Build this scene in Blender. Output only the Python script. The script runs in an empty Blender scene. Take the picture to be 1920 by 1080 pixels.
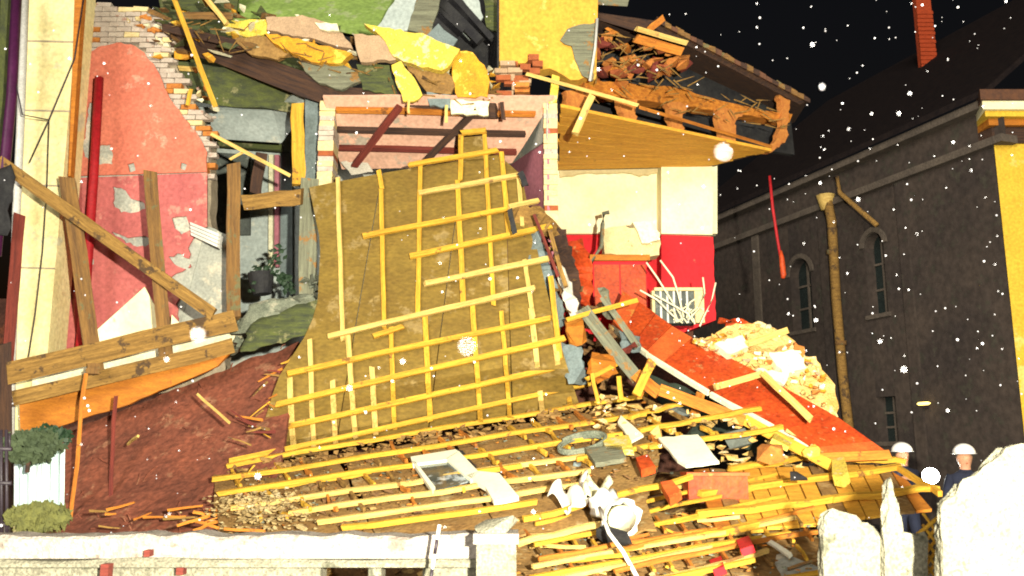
import bpy, bmesh, math, random
from mathutils import Vector, Matrix, noise
random.seed(7)
R = math.radians
S = bpy.context.scene
COL = S.collection

# ------------------------------------------------------------------ camera, night sky, light, exposure
FPX, PITCH, EYE = 1650.0, R(10.5), Vector((0, 0, 1.65))
cam = bpy.data.objects.new('camera', bpy.data.cameras.new('camera'))
COL.objects.link(cam)
cam.location = EYE
cam.rotation_euler = (R(90) + PITCH, 0, 0)
cam.data.sensor_width = 36
cam.data.lens = 36 * FPX / 1920
cam.data.clip_end = 2000
cam.data.dof.use_dof = True; cam.data.dof.focus_distance = 12.0; cam.data.dof.aperture_fstop = 2.8
S.camera = cam
w = bpy.data.worlds.new('World'); S.world = w; w.use_nodes = True
wn = w.node_tree
sky = wn.nodes.new('ShaderNodeTexSky'); sky.sky_type = 'NISHITA'; sky.sun_disc = False
sky.sun_elevation = R(-2.4); sky.sun_rotation = R(150)
wn.nodes['Background'].inputs[1].default_value = 0.05
wn.links.new(sky.outputs[0], wn.nodes['Background'].inputs[0])
sun = bpy.data.objects.new('moon', bpy.data.lights.new('moon', 'SUN'))  # soft warm fill added to lift the shaded parts, no visible source
COL.objects.link(sun)
sun.data.energy = 2.4; sun.data.angle = R(30); sun.data.color = (1.0, .92, .8)
sun.rotation_euler = (R(76), 0, R(-22))
S.view_settings.view_transform = 'Standard'
S.view_settings.look = 'None'
S.view_settings.exposure = 0.25
S.view_settings.gamma = 1
S.cycles.filter_width = 1.9
LAMP = Vector((1.3, -1.2, 2.1))          # work light on a stand behind the photographer
LAMP_POWER = 13800

# ------------------------------------------------------------------ helpers
UPV = Vector((0, -math.sin(PITCH), math.cos(PITCH)))
FWD = Vector((0, math.cos(PITCH), math.sin(PITCH)))
def ray(px, py): return Vector((1, 0, 0)) * ((px - 960) / FPX) + UPV * ((540 - py) / FPX) + FWD
def P(px, py, D):
    d = ray(px, py); return EYE + d * (D / d.y)
def PZ(px, py, z):
    d = ray(px, py); return EYE + d * ((z - EYE.z) / d.z)
def plane(a, b, c):
    A, B, C_ = P(*a), P(*b), P(*c); n = (B - A).cross(C_ - A).normalized()
    if n.y > 0: n = -n
    def f(px, py, off=0):
        d = ray(px, py); return EYE + d * ((A - EYE).dot(n) / d.dot(n)) + n * off
    f.n = n
    return f
def rnd(a, b): return random.uniform(a, b)
WLOC = {}
def wl(o): return WLOC.get(o.name, Vector((0, 0, 0))) if o else Vector((0, 0, 0))
def tag(o, label=None, cat=None, group=None, kind=None):
    if label: o['label'] = label
    if cat: o['category'] = cat
    if group: o['group'] = group
    if kind: o['kind'] = kind
    return o
def thing(name, label, cat, loc, group=None, kind=None):
    o = bpy.data.objects.new(name, None); COL.objects.link(o)
    o.empty_display_size = .1
    o.location = loc; WLOC[o.name] = Vector(loc)
    return tag(o, label, cat, group, kind)
def link(name, me, m, parent, loc, rot=None, **k):
    o = bpy.data.objects.new(name, me); COL.objects.link(o)
    if m is not None and not me.materials: me.materials.append(M[m] if isinstance(m, str) else m)
    if parent: o.parent = parent
    o.location = Vector(loc) - wl(parent)
    if rot is not None: o.rotation_euler = rot.to_euler()
    WLOC[o.name] = Vector(loc)
    return tag(o, **k)
def mk(name, vs, fs, m, parent=None, smooth=False, **k):
    """vertices in world coordinates; origin at the middle of the base"""
    vs = [Vector(v) for v in vs]
    lo = Vector([min(v[i] for v in vs) for i in range(3)]); hi = Vector([max(v[i] for v in vs) for i in range(3)])
    c = Vector(((lo.x + hi.x) / 2, (lo.y + hi.y) / 2, lo.z))
    me = bpy.data.meshes.new(name)
    me.from_pydata([v - c for v in vs], [], fs)
    bm = bmesh.new(); bm.from_mesh(me)
    bmesh.ops.recalc_face_normals(bm, faces=bm.faces)
    bmesh.ops.triangulate(bm, faces=[f for f in bm.faces if len(f.verts) > 4])
    bm.to_mesh(me); bm.free()
    if smooth:
        for p in me.polygons: p.use_smooth = True
    return link(name, me, m, parent, c, **k)
def slab(name, pts, th, m, parent=None, d=None, **k):
    """closed outline of 3-D points, extruded by th metres away from the viewer"""
    n = len(pts)
    if d is None:
        nn = Vector((0, 0, 0))
        for i in range(n): nn += pts[i].cross(pts[(i + 1) % n])
        nn.normalize()
        if nn.dot(pts[0] - EYE) < 0: nn = -nn
        d = nn
    vs = list(pts) + [p + d * th for p in pts]
    fs = [tuple(range(n)), tuple(range(2 * n - 1, n - 1, -1))] + [(i, (i + 1) % n, (i + 1) % n + n, i + n) for i in range(n)]
    return mk(name, vs, fs, m, parent, **k)
def rough(pts, step=14, amp=4, skip=()):
    """subdivide a pixel outline and jitter it: a broken edge; skip = indices of edges kept straight"""
    out = []
    for i, p in enumerate(pts):
        q = pts[(i + 1) % len(pts)]
        L = math.hypot(q[0] - p[0], q[1] - p[1]); k = 1 if i in skip else max(1, int(L / step))
        for j in range(k):
            t = j / k; a = 0 if j == 0 else amp
            out.append((p[0] + (q[0] - p[0]) * t + rnd(-a, a), p[1] + (q[1] - p[1]) * t + rnd(-a, a)))
    return out
def ropen(pts, step=14, amp=4):
    n = len(pts); r = rough(pts, step, amp, (n - 1,)); return r + [pts[-1]] if r[-1] != pts[-1] else r
def pxslab(name, pts, D, th, m, parent=None, amp=0, step=14, skip=(), **k):
    if amp: pts = rough(pts, step, amp, skip)
    f = D if callable(D) else (lambda x, y: P(x, y, D))
    return slab(name, [f(x, y) for x, y in pts], th, m, parent, **k)
def bar(name, p0, p1, wd, th, m, parent=None, n=None, seg=3, wob=.006, jag=.5, taper=0, bend=0, ctr=None, **k):
    """a length of timber: local X runs along it; sawn or splintered ends"""
    p0, p1 = Vector(p0), Vector(p1)
    d = p1 - p0; L = d.length; d.normalize()
    n = (Vector(n) if n is not None else (EYE - p0)).normalized()
    if abs(d.dot(n)) > .95: n = Vector((.3, .2, 1)).normalized()
    s = n.cross(d).normalized(); nn = d.cross(s).normalized()
    rot = Matrix((d, s, nn)).transposed()
    vs, fs = [], []
    for i in range(seg + 1):
        t = i / seg; x = L * t
        a = wd / 2 * (1 - taper * t); b = th / 2 * (1 - taper * t)
        oy = rnd(-wob, wob) + bend * math.sin(math.pi * t); oz = rnd(-wob, wob)
        if ctr:
            c_ = rot.transposed() @ (ctr(t) - p0); x, oy, oz = c_.x, oy + c_.y, oz + c_.z
        for (u, v) in ((-1, -1), (1, -1), (1, 1), (-1, 1)):
            e = 0
            if i == 0: e = rnd(0, jag) * wd
            if i == seg: e = -rnd(0, jag) * wd
            vs.append((x + e, u * a * rnd(.93, 1.05) + oy, v * b * rnd(.93, 1.05) + oz))
    for i in range(seg):
        for j in range(4):
            a = i * 4 + j; b = i * 4 + (j + 1) % 4
            fs.append((a, b, b + 4, a + 4))
    fs += [(3, 2, 1, 0), tuple(range(seg * 4, seg * 4 + 4))]
    me = bpy.data.meshes.new(name); me.from_pydata(vs, [], fs)
    return link(name, me, m, parent, p0, rot, **k)
def pbar(name, a, b, wpx, m, parent=None, th=None, **k):
    """bar between (px,py,D) points, width given in photo pixels"""
    D = (a[2] + b[2]) / 2; wd = wpx * D / FPX
    return bar(name, P(*a), P(*b), wd, th or wd * .7, m, parent, **k)
def tube_geo(pts, r, sides=8):
    vs, fs = [], []
    pts = [Vector(p) for p in pts]
    for i, p in enumerate(pts):
        d = (pts[min(i + 1, len(pts) - 1)] - pts[max(i - 1, 0)]).normalized()
        a = Vector((0, 0, 1)) if abs(d.z) < .9 else Vector((1, 0, 0))
        u = d.cross(a).normalized(); v = d.cross(u)
        rr = r[i] if isinstance(r, (list, tuple)) else r
        for j in range(sides):
            t = 2 * math.pi * j / sides
            vs.append(p + u * math.cos(t) * rr + v * math.sin(t) * rr)
    for i in range(len(pts) - 1):
        for j in range(sides):
            a = i * sides + j; b = i * sides + (j + 1) % sides
            fs.append((a, b, b + sides, a + sides))
    fs += [tuple(range(sides))[::-1], tuple(range(len(vs) - sides, len(vs)))]
    return vs, fs
def tube(name, pts, r, m, parent=None, sides=8, **k):
    vs, fs = tube_geo(pts, r, sides)
    return mk(name, vs, fs, m, parent, smooth=True, **k)
def chunk_geo(c, size, npts=13):
    """angular broken lump"""
    bm = bmesh.new(); c = Vector(c)
    sx, sy, sz = size if isinstance(size, (tuple, list)) else (size, size, size)
    rot = Matrix.Rotation(rnd(0, 6), 3, 'Z') @ Matrix.Rotation(rnd(-.5, .5), 3, 'X')
    for i in range(npts):
        v = Vector((rnd(-1, 1), rnd(-1, 1), rnd(-1, 1)))
        if v.length > 1.25: v *= 1.25 / v.length
        bm.verts.new(c + rot @ Vector((v.x * sx / 2, v.y * sy / 2, v.z * sz / 2)))
    r = bmesh.ops.convex_hull(bm, input=bm.verts)
    bmesh.ops.delete(bm, geom=[g for g in r['geom_interior'] if isinstance(g, bmesh.types.BMVert)], context='VERTS')
    bm.verts.index_update()
    vs = [v.co.copy() for v in bm.verts]; fs = [tuple(v.index for v in f.verts) for f in bm.faces]
    bm.free(); return vs, fs
def chunk(name, c, size, m, parent=None, **k):
    vs, fs = chunk_geo(c, size); return mk(name, vs, fs, m, parent, **k)
class Bag:
    """collects shapes that belong to ONE part"""
    def __init__(s): s.v, s.f = [], []
    def add(s, g):
        o = len(s.v); s.v += g[0]; s.f += [tuple(i + o for i in f) for f in g[1]]
    def box(s, lo, hi):
        x0, y0, z0 = lo; x1, y1, z1 = hi
        s.add(([Vector(p) for p in ((x0,y0,z0),(x1,y0,z0),(x1,y1,z0),(x0,y1,z0),(x0,y0,z1),(x1,y0,z1),(x1,y1,z1),(x0,y1,z1))],
               [(0,3,2,1),(4,5,6,7),(0,1,5,4),(1,2,6,5),(2,3,7,6),(3,0,4,7)]))
    def build(s, name, m, parent=None, **k): return mk(name, s.v, s.f, m, parent, **k)
def box(name, lo, hi, m, parent=None, **k):
    b = Bag(); b.box(lo, hi); return b.build(name, m, parent, **k)
def sheet(name, fn, nu, nv, th, m, parent=None, amp=.0, freq=3, smooth=True, **k):
    """thick sheet over fn(u,v)->world point with crumple noise"""
    fr, bk = [], []
    for j in range(nv + 1):
        for i in range(nu + 1):
            p = fn(i / nu, j / nv)
            if amp: p = p + noise.noise_vector(p * freq) * amp
            fr.append(p)
    nn = (fr[nu] - fr[0]).cross(fr[-1] - fr[0]).normalized()
    if nn.dot(fr[0] - EYE) < 0: nn = -nn
    bk = [p + nn * th for p in fr]; N = len(fr); fs = []
    for j in range(nv):
        for i in range(nu):
            a = j * (nu + 1) + i; q = (a, a + 1, a + nu + 2, a + nu + 1)
            fs.append(q); fs.append(tuple(x + N for x in q[::-1]))
    edge = [i for i in range(nu)] + [nu + j * (nu + 1) for j in range(nv)] + [nv * (nu + 1) + i for i in range(nu, 0, -1)] + [j * (nu + 1) for j in range(nv, 0, -1)]
    for a, b in zip(edge, edge[1:] + edge[:1]): fs.append((a, b, b + N, a + N))
    return mk(name, fr + bk, fs, m, parent, smooth=smooth, **k)
def bilin(a, b, c, d):
    return lambda u, v: a.lerp(b, u).lerp(d.lerp(c, u), v)

# ------------------------------------------------------------------ materials
M = {}
def mat(name, c1, c2=None, scale=4, stretch=(1, 1, 1), rgh=.85, bump=.25, c3=None, s3=1.3, t3=.55, emit=0, metal=0, spec=.3, lo=.35, hi=.65, fine=.25, trans=0):
    m = bpy.data.materials.new(name); m.use_nodes = True; nt = m.node_tree; N, L = nt.nodes, nt.links
    b = N['Principled BSDF']
    b.inputs['Roughness'].default_value = rgh; b.inputs['Metallic'].default_value = metal
    b.inputs['Specular IOR Level'].default_value = spec
    if trans: b.inputs['Transmission Weight'].default_value = trans
    tc = N.new('ShaderNodeTexCoord'); oi = N.new('ShaderNodeObjectInfo')
    ad = N.new('ShaderNodeVectorMath'); ad.operation = 'ADD'
    sc = N.new('ShaderNodeMath'); sc.operation = 'MULTIPLY'; sc.inputs[1].default_value = 37
    L.new(oi.outputs['Random'], sc.inputs[0]); L.new(tc.outputs['Object'], ad.inputs[0]); L.new(sc.outputs[0], ad.inputs[1])
    mp = N.new('ShaderNodeMapping'); mp.inputs['Scale'].default_value = stretch
    L.new(ad.outputs[0], mp.inputs[0])
    nz = N.new('ShaderNodeTexNoise'); nz.inputs['Scale'].default_value = scale; nz.inputs['Detail'].default_value = 9; nz.inputs['Roughness'].default_value = .65
    L.new(mp.outputs[0], nz.inputs['Vector'])
    rp = N.new('ShaderNodeValToRGB'); c2 = c2 or tuple(x * .7 for x in c1)
    rp.color_ramp.elements[0].position = lo; rp.color_ramp.elements[1].position = hi
    rp.color_ramp.elements[0].color = (*c1, 1); rp.color_ramp.elements[1].color = (*c2, 1)
    L.new(nz.outputs[0], rp.inputs[0]); out = rp.outputs[0]
    if c3:
        n3 = N.new('ShaderNodeTexNoise'); n3.inputs['Scale'].default_value = s3; n3.inputs['Detail'].default_value = 7; n3.inputs['Roughness'].default_value = .7
        L.new(ad.outputs[0], n3.inputs['Vector'])
        r3 = N.new('ShaderNodeValToRGB'); r3.color_ramp.elements[0].position = t3; r3.color_ramp.elements[1].position = t3 + .05
        L.new(n3.outputs[0], r3.inputs[0])
        mx = N.new('ShaderNodeMix'); mx.data_type = 'RGBA'; mx.inputs[7].default_value = (*c3, 1)
        L.new(r3.outputs[0], mx.inputs[0]); L.new(out, mx.inputs[6]); out = mx.outputs[2]
    nf = N.new('ShaderNodeTexNoise'); nf.inputs['Scale'].default_value = scale * 9; nf.inputs['Detail'].default_value = 4
    L.new(mp.outputs[0], nf.inputs['Vector'])
    mr = N.new('ShaderNodeMapRange'); mr.inputs[1].default_value = .3; mr.inputs[2].default_value = .7
    mr.inputs[3].default_value = 1 - fine; mr.inputs[4].default_value = 1 + fine * .3
    L.new(nf.outputs[0], mr.inputs[0])
    hs = N.new('ShaderNodeHueSaturation'); L.new(out, hs.inputs['Color']); L.new(mr.outputs[0], hs.inputs['Value'])
    L.new(hs.outputs[0], b.inputs['Base Color'])
    if bump:
        bp = N.new('ShaderNodeBump'); bp.inputs['Strength'].default_value = bump; bp.inputs['Distance'].default_value = .03
        mm = N.new('ShaderNodeMath'); mm.operation = 'ADD'; L.new(nz.outputs[0], mm.inputs[0]); L.new(nf.outputs[0], mm.inputs[1])
        L.new(mm.outputs[0], bp.inputs['Height']); L.new(bp.outputs[0], b.inputs['Normal'])
    if emit:
        b.inputs['Emission Color'].default_value = (*c1, 1); b.inputs['Emission Strength'].default_value = emit
    M[name] = m; return m
G = (.5, 9, 9)                                   # grain along local X
mat('pine', (.74, .44, .042), (.48, .24, .022), 3, G, .75, .4, (.24, .115, .028), 4, .60, fine=.35)
mat('pine_pale', (.80, .58, .18), (.52, .32, .08), 3, G, .75, .4, (.30, .17, .06), 4, .62, fine=.35)
mat('pine_orange', (.66, .25, .03), (.36, .11, .015), 3, G, .8, .4, (.20, .08, .02), 4, .6, fine=.35)
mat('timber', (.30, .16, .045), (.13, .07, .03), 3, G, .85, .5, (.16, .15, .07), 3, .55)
mat('timber_ochre', (.42, .24, .06), (.20, .11, .03), 3, G, .85, .6, (.10, .06, .03), 4, .56, fine=.4)  # lighter ochre timber for beams and planks
mat('timber_dark', (.09, .045, .025), (.035, .022, .02), 3, G, .9, .5)
mat('timber_red', (.22, .04, .025), (.10, .02, .015), 3, G, .85, .4)
mat('timber_moss', (.11, .13, .035), (.05, .06, .035), 4, (1, 3, 6), .9, .5, (.22, .21, .10), 3, .58)
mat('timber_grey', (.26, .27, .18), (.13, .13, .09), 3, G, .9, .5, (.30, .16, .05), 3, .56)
mat('plywood', (.215, .140, .024), (.155, .096, .017), 1.6, (1, 1, 2), .85, .25, (.27, .19, .066), 1.8, .58, fine=.3)
mat('plywood_rough', (.34, .20, .062), (.21, .115, .036), 3, (1, 1, 1), .9, .5, (.40, .29, .13), 2.2, .58, fine=.3)
mat('board_orange', (.55, .20, .02), (.36, .12, .014), 3, (1, 5, 5), .75, .3, (.22, .07, .02), 3, .62)
mat('soffit_wood', (.88, .48, .055), (.68, .32, .035), 2.5, (.7, 6, 6), .75, .4, (.42, .18, .03), 5, .64, fine=.35)
mat('red_paint', (.58, .080, .013), (.42, .045, .01), 2.2, (1, 1, 1), .6, .3, (.46, .17, .06), 5, .61, fine=.4)
mat('red_paint_worn', (.68, .14, .03), (.54, .08, .02), 4, (1, 1, 1), .6, .15, (.60, .24, .05), 4, .6)
mat('red_dado', (.70, .012, .020), (.56, .010, .018), 1.6, (1, 1, 1), .7, .15, (.58, .10, .06), 3.2, .66, fine=.2)
mat('red_pole', (.42, .012, .018), (.30, .008, .012), 3, (1, 1, 1), .6, .15, (.34, .07, .05), 4, .64)
mat('salmon', (.66, .20, .125), (.56, .155, .10), 2.2, (1, 1, 1), .9, .3, (.64, .30, .21), 2.6, .58, fine=.25)
mat('rose', (.54, .150, .135), (.44, .115, .11), 2.2, (1, 1, 1), .9, .3, (.58, .24, .19), 2.6, .57, fine=.25)
mat('mauve', (.46, .17, .21), (.40, .14, .18), 2, (1, 1, 1), .85, .1)
mat('cream', (.92, .88, .60), (.86, .79, .46), 2, (1, 1, 1), .9, .25, (.70, .56, .30), 3, .67, fine=.12)
mat('cream_block', (.82, .74, .40), (.70, .60, .28), 1.8, (1, 1, 1), .9, .35, (.58, .58, .38), 1.5, .60, fine=.22)
mat('cream_white', (.82, .80, .58), (.74, .70, .45), 3, (1, 1, 1), .85, .2, (.60, .52, .32), 3, .68)
mat('plaster_grey', (.44, .45, .38), (.32, .34, .30), 3, (1, 1, 1), .9, .35, (.56, .53, .42), 2.2, .56)
mat('plaster_blue', (.46, .52, .49), (.36, .42, .40), 2, (1, 1, 1), .9, .25, (.56, .57, .48), 1.4, .58)
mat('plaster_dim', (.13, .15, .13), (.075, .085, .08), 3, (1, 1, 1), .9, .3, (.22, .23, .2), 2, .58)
mat('ceiling_pink', (.78, .46, .32), (.64, .38, .27), 2, (1, 1, 1), .9, .1, (.42, .36, .28), 1.6, .57)
mat('attic_yellow', (.74, .43, .06), (.60, .31, .04), 1.8, (1, 1, 1), .9, .3, (.80, .53, .12), 1.8, .56, fine=.25)
mat('insulation', (.82, .66, .10), (.66, .46, .06), 5, (1, 1, 1), .95, .6, (.70, .62, .34), 5, .55, fine=.35)
mat('insulation_orange', (.76, .40, .03), (.55, .24, .025), 6, (1, 1, 1), .95, .6, (.80, .58, .08), 3, .56)
mat('tan_slab', (.48, .33, .20), (.38, .26, .16), 5, (1, 1, 1), .9, .3)
mat('lime', (.30, .44, .10), (.22, .33, .08), 1.5, (1, 1, 1), .85, .25, (.34, .42, .18), 2.2, .56, fine=.3)
mat('slate', (.20, .25, .25), (.14, .18, .18), 4, (1, 1, 1), .8, .2)
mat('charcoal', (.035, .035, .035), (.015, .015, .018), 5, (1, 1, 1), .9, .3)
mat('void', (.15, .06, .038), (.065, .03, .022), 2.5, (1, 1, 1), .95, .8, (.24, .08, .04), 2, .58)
mat('lining', (.25, .075, .040), (.155, .05, .03), 2, (1, 1, 1), .95, .45, (.30, .135, .075), 2.6, .57, fine=.4)
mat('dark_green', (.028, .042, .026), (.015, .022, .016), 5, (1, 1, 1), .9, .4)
mat('brick_red', (.42, .12, .04), (.30, .08, .03), 12, (1, 1, 1), .92, .5)
mat('brick_orange', (.62, .25, .05), (.46, .15, .035), 12, (1, 1, 1), .92, .5)
mat('brick_white', (.60, .52, .43), (.46, .38, .31), 9, (1, 1, 1), .92, .5, (.40, .22, .16), 6, .60)
mat('brick_cream', (.80, .66, .34), (.66, .52, .26), 9, (1, 1, 1), .92, .5, (.46, .20, .08), 5, .64)
mat('mortar', (.48, .40, .28), (.34, .28, .2), 8, (1, 1, 1), .95, .6)
mat('white_wash', (.27, .26, .19), (.19, .18, .13), 6, (1, 1, 1), .95, .7, (.11, .11, .075), 5, .58, fine=.5)
mat('white_block', (.38, .34, .30), (.28, .25, .215), 4, (1, 1, 1), .95, .8, (.20, .16, .13), 2.5, .58, fine=.35)
mat('white_board', (.84, .83, .66), (.78, .76, .56), 3, (1, 1, 1), .6, .08, fine=.08)
mat('white_plastic', (.80, .80, .74), (.72, .72, .66), 3, (1, 1, 1), .35, .03, fine=.05)
mat('cloth_white', (.78, .74, .62), (.66, .60, .50), 5, (1, 1, 1), .95, .3)
mat('facade', (.066, .049, .039), (.038, .029, .026), .8, (1, 1, 1), .95, .6, (.050, .044, .033), 3.2, .56, fine=.35)
mat('facade_trim', (.125, .10, .078), (.08, .064, .052), 3, (1, 1, 1), .9, .4, fine=.35)
mat('facade_dark', (.012, .014, .013), (.008, .01, .01), 3, (1, 1, 1), .3, .05)
mat('window_glass', (.02, .028, .026), (.012, .018, .018), 2, (1, 1, 1), .12, 0, spec=.5)
mat('roof_dark', (.022, .016, .015), (.013, .010, .011), 6, (1, 1, 1), .98, .6, spec=.05)
mat('yellow_wall', (.78, .52, .05), (.70, .44, .04), 2, (1, 1, 1), .85, .12, (.80, .62, .16), .8, .58)
mat('roof_tile', (.16, .07, .035), (.09, .045, .03), 7, (1, 1, 1), .9, .4)
mat('chimney_brick', (.55, .08, .02), (.36, .05, .015), 10, (1, 1, 6), .9, .6)
mat('rubble_mix', (.26, .14, .05), (.085, .045, .022), 6, (1, 1, 1), .95, .8, (.40, .26, .09), 4, .56)
mat('rubble_yellow', (.78, .54, .20), (.60, .36, .09), 4, (1, 1, 1), .95, .8, (.82, .66, .36), 3, .54, fine=.3)
mat('dust_pale', (.52, .40, .19), (.36, .25, .10), 5, (1, 1, 1), .95, .7, (.60, .52, .32), 4, .56, fine=.35)
mat('rubble_grey', (.27, .29, .21), (.13, .15, .11), 6, (1, 1, 1), .95, .7, (.38, .37, .27), 4, .58, fine=.35)
mat('ground', (.055, .045, .038), (.03, .026, .024), 1.5, (1, 1, 1), .95, .5)
mat('metal_dark', (.03, .022, .03), (.02, .015, .02), 6, (1, 1, 1), .5, .1)
mat('pipe_purple', (.075, .012, .06), (.05, .008, .04), 3, (1, 1, 1), .5, .1)
mat('metal_pale', (.62, .62, .58), (.5, .5, .46), 5, (1, 1, 1), .4, .1)
mat('leaf', (.022, .05, .02), (.012, .03, .014), 8, (1, 1, 1), .6, .1)
mat('leaf_light', (.05, .07, .03), (.03, .045, .022), 8, (1, 1, 1), .8, .2)
mat('moss', (.12, .12, .03), (.075, .08, .025), 10, (1, 1, 1), .95, .6)
mat('corrugated', (.48, .60, .58), (.38, .50, .50), 3, (1, 1, .3), .6, .1, (.55, .45, .50), 2, .6)
mat('glass_dark', (.07, .10, .10), (.03, .05, .06), 2, (1, 1, 1), .08, 0, (.45, .52, .55), 1.6, .62, spec=.6)
mat('cloth_navy', (.016, .02, .04), (.01, .012, .026), 8, (1, 1, 1), .9, .2)
mat('skin', (.50, .26, .15), (.44, .22, .13), 8, (1, 1, 1), .6, .05)
mat('helmet_white', (.84, .84, .82), (.80, .80, .78), 3, (1, 1, 1), .3, .02, fine=.04)
mat('lens_lit', (1, .97, .9), (1, .97, .9), 1, (1, 1, 1), .4, 0, emit=30, fine=0)
mat('lens_amber', (1, .72, .18), (1, .72, .18), 1, (1, 1, 1), .4, 0, emit=3, fine=0)
mat('snow', (.55, .55, .58), (.45, .45, .5), 3, (1, 1, 1), .9, 0, fine=0)

# ================================================================== THE SETTING
box('ground', (-150, -60, -.3), (150, 400, 0), 'ground', kind='structure')

# ------------------------------------------------------------------ the work light behind the photographer
fl = thing('floodlight', 'work floodlight on a tripod stand lighting the ruin', 'floodlight', (LAMP.x, LAMP.y, 0))
aim = (P(860, 520, 12.5) - LAMP).normalized()
tube('mast', [(LAMP.x, LAMP.y, .5), (LAMP.x, LAMP.y, LAMP.z - .17)], .022, 'metal_dark', fl)
for k in range(3):
    a = k * 2.1 + .4
    tube('leg', [(LAMP.x, LAMP.y, .75), (LAMP.x + .55 * math.cos(a), LAMP.y + .55 * math.sin(a), .01)], .016, 'metal_dark', fl)
fq = aim.to_track_quat('Z', 'Y').to_matrix()
def lbox(name, lo, hi, m, par):
    b = Bag(); b.box(lo, hi); b.v = [LAMP + fq @ v for v in b.v]; return b.build(name, m, par)
hd = lbox('housing', (-.2, -.15, -.2), (.2, .15, -.03), 'metal_dark', fl)
lbox('lens', (-.17, -.12, -.028), (.17, .12, -.018), 'white_plastic', hd)
sl = bpy.data.objects.new('floodlight_beam', bpy.data.lights.new('floodlight_beam', 'SPOT'))
COL.objects.link(sl); sl.parent = fl
sl.location = LAMP - wl(fl) + aim * .05
sl.rotation_euler = aim.to_track_quat('-Z', 'Y').to_euler()
sl.data.energy = LAMP_POWER; sl.data.spot_size = R(120); sl.data.spot_blend = .5
sl.data.color = (1.0, .93, .75); sl.data.shadow_soft_size = .09

# ------------------------------------------------------------------ dark neighbouring building
NB = thing('stone_building', 'dark stone building with slender arched windows behind the ruin', 'building', (8, 20, 0))
n0, n1 = Vector((9.76, 17, 0)), Vector((6.05, 27.0, 0))         # foot of its long wall, near end to far end
nd = (n1 - n0).normalized(); nnrm = Vector((-nd.y, nd.x, 0));
if nnrm.x > 0: nnrm = -nnrm
def nb(s, z, off=0): return n0 + nd * s + nnrm * off + Vector((0, 0, z))
def nbpx(px, py, off=0):
    d = ray(px, py); t = (n0 - EYE).dot(nnrm) / d.dot(nnrm); p = EYE + d * t
    return (p - n0).dot(nd), p.z
NL = (n1 - n0).length; NH = 8.5
def nbox(name, s0, s1, z0, z1, o0, o1, m, par):
    vs = [nb(s, z, o) for z in (z0, z1) for s, o in ((s0, o0), (s1, o0), (s1, o1), (s0, o1))]
    return mk(name, vs, [(0,3,2,1),(4,5,6,7),(0,1,5,4),(1,2,6,5),(2,3,7,6),(3,0,4,7)], m, par)
# wall pieces around the window openings
WIN = []
for (x0, x1, y0, y1, arch) in ((1488, 1518, 480, 622, 1), (1631, 1654, 432, 592, 1), (1655, 1682, 742, 828, 0)):
    s_a, zt = nbpx(x1, y0); s_b, zb = nbpx(x0, y1)
    WIN.append((min(s_a, s_b), max(s_a, s_b), zb, zt, arch))
wall = nbox('wall', -.0, NL + 2, 0, NH, -.6, -.35, 'facade', NB)
def openings(a, b, wins):
    """one column of the wall with its openings cut out"""
    zz = 0
    for (z0, z1, arch) in wins:
        nbox('wall_panel', a, b, zz, z0, -.344, -.002, 'facade', wall)
        r = (b - a) / 2; n = 10; zz = z1
        if arch:
            zz = z1 + .05
            pr = [(a, z1 - r)] + [(a + r - r * math.cos(math.pi * i / n), z1 - r + r * math.sin(math.pi * i / n)) for i in range(1, n)] + [(b, z1 - r), (b, zz), (a, zz)]
            m_ = len(pr)
            mk('wall_panel', [nb(u, z, -.002) for u, z in pr] + [nb(u, z, -.344) for u, z in pr],
               [tuple(range(m_)), tuple(range(2 * m_ - 1, m_ - 1, -1))] + [(i, (i + 1) % m_, (i + 1) % m_ + m_, i + m_) for i in range(m_)], 'facade', wall)
        wn_ = nbox('window', a + .002, b - .002, z0, z1, -.30, -.27, 'window_glass', NB)
        nbox('frame', (a + b) / 2 - .025, (a + b) / 2 + .025, z0, z1, -.268, -.22, 'facade_trim', wn_)
        for q in (.3, .62): nbox('frame', a + .004, b - .004, z0 + (z1 - z0) * q, z0 + (z1 - z0) * q + .05, -.266, -.225, 'facade_trim', wn_)
        nbox('sill', a - .08, b + .08, z0 - .1, z0 - .004, .002, .07, 'facade_trim', wn_)
        if arch:
            n = 12; vs = []
            for rr, oo in ((r + .14, .004), (r + .02, .004), (r + .14, .05), (r + .02, .05)):
                vs += [nb(a + r - rr * math.cos(math.pi * i / n), z1 - r + rr * math.sin(math.pi * i / n), oo) for i in range(n + 1)]
            K = n + 1; fs = []
            for i in range(n):
                fs += [(2*K+i, 2*K+i+1, 3*K+i+1, 3*K+i), (i, i+1, 2*K+i+1, 2*K+i), (K+i, K+i+1, 3*K+i+1, 3*K+i)]
            mk('hood_mould', vs, fs, 'facade_trim', wn_)
    nbox('wall_panel', a, b, zz, NH - .002, -.344, -.002, 'facade', wall)
A1, A2, LW = WIN
s = 0
for a, b, wins in sorted(((A1[0], A1[1], [A1[2:]]), (A2[0], A2[1], [LW[2:], A2[2:]]))):
    nbox('wall_panel', s, a, 0, NH - .002, -.345, 0, 'facade', wall); s = b
    openings(a, b, wins)
nbox('wall_panel', s, NL + 2, 0, NH - .002, -.345, 0, 'facade', wall)
for (z0, z1, o) in ((NH, NH + .16, .30), (NH - .78, NH - .62, .14)):
    nbox('cornice', -.3, NL + 2, z0, z1, -.3, o, 'facade_trim', NB)
nbox('cornice', -.3, NL + 2, NH - .615, NH - .004, .003, .05, 'facade', NB)
# pilaster strips
for px in (1425, 1555, 1710):
    s_, _ = nbpx(px, 600); nbox('pilaster', s_ - .14, s_ + .14, 0, NH - .79, .003, .06, 'facade_trim' if px == 1425 else 'facade', NB)
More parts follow.
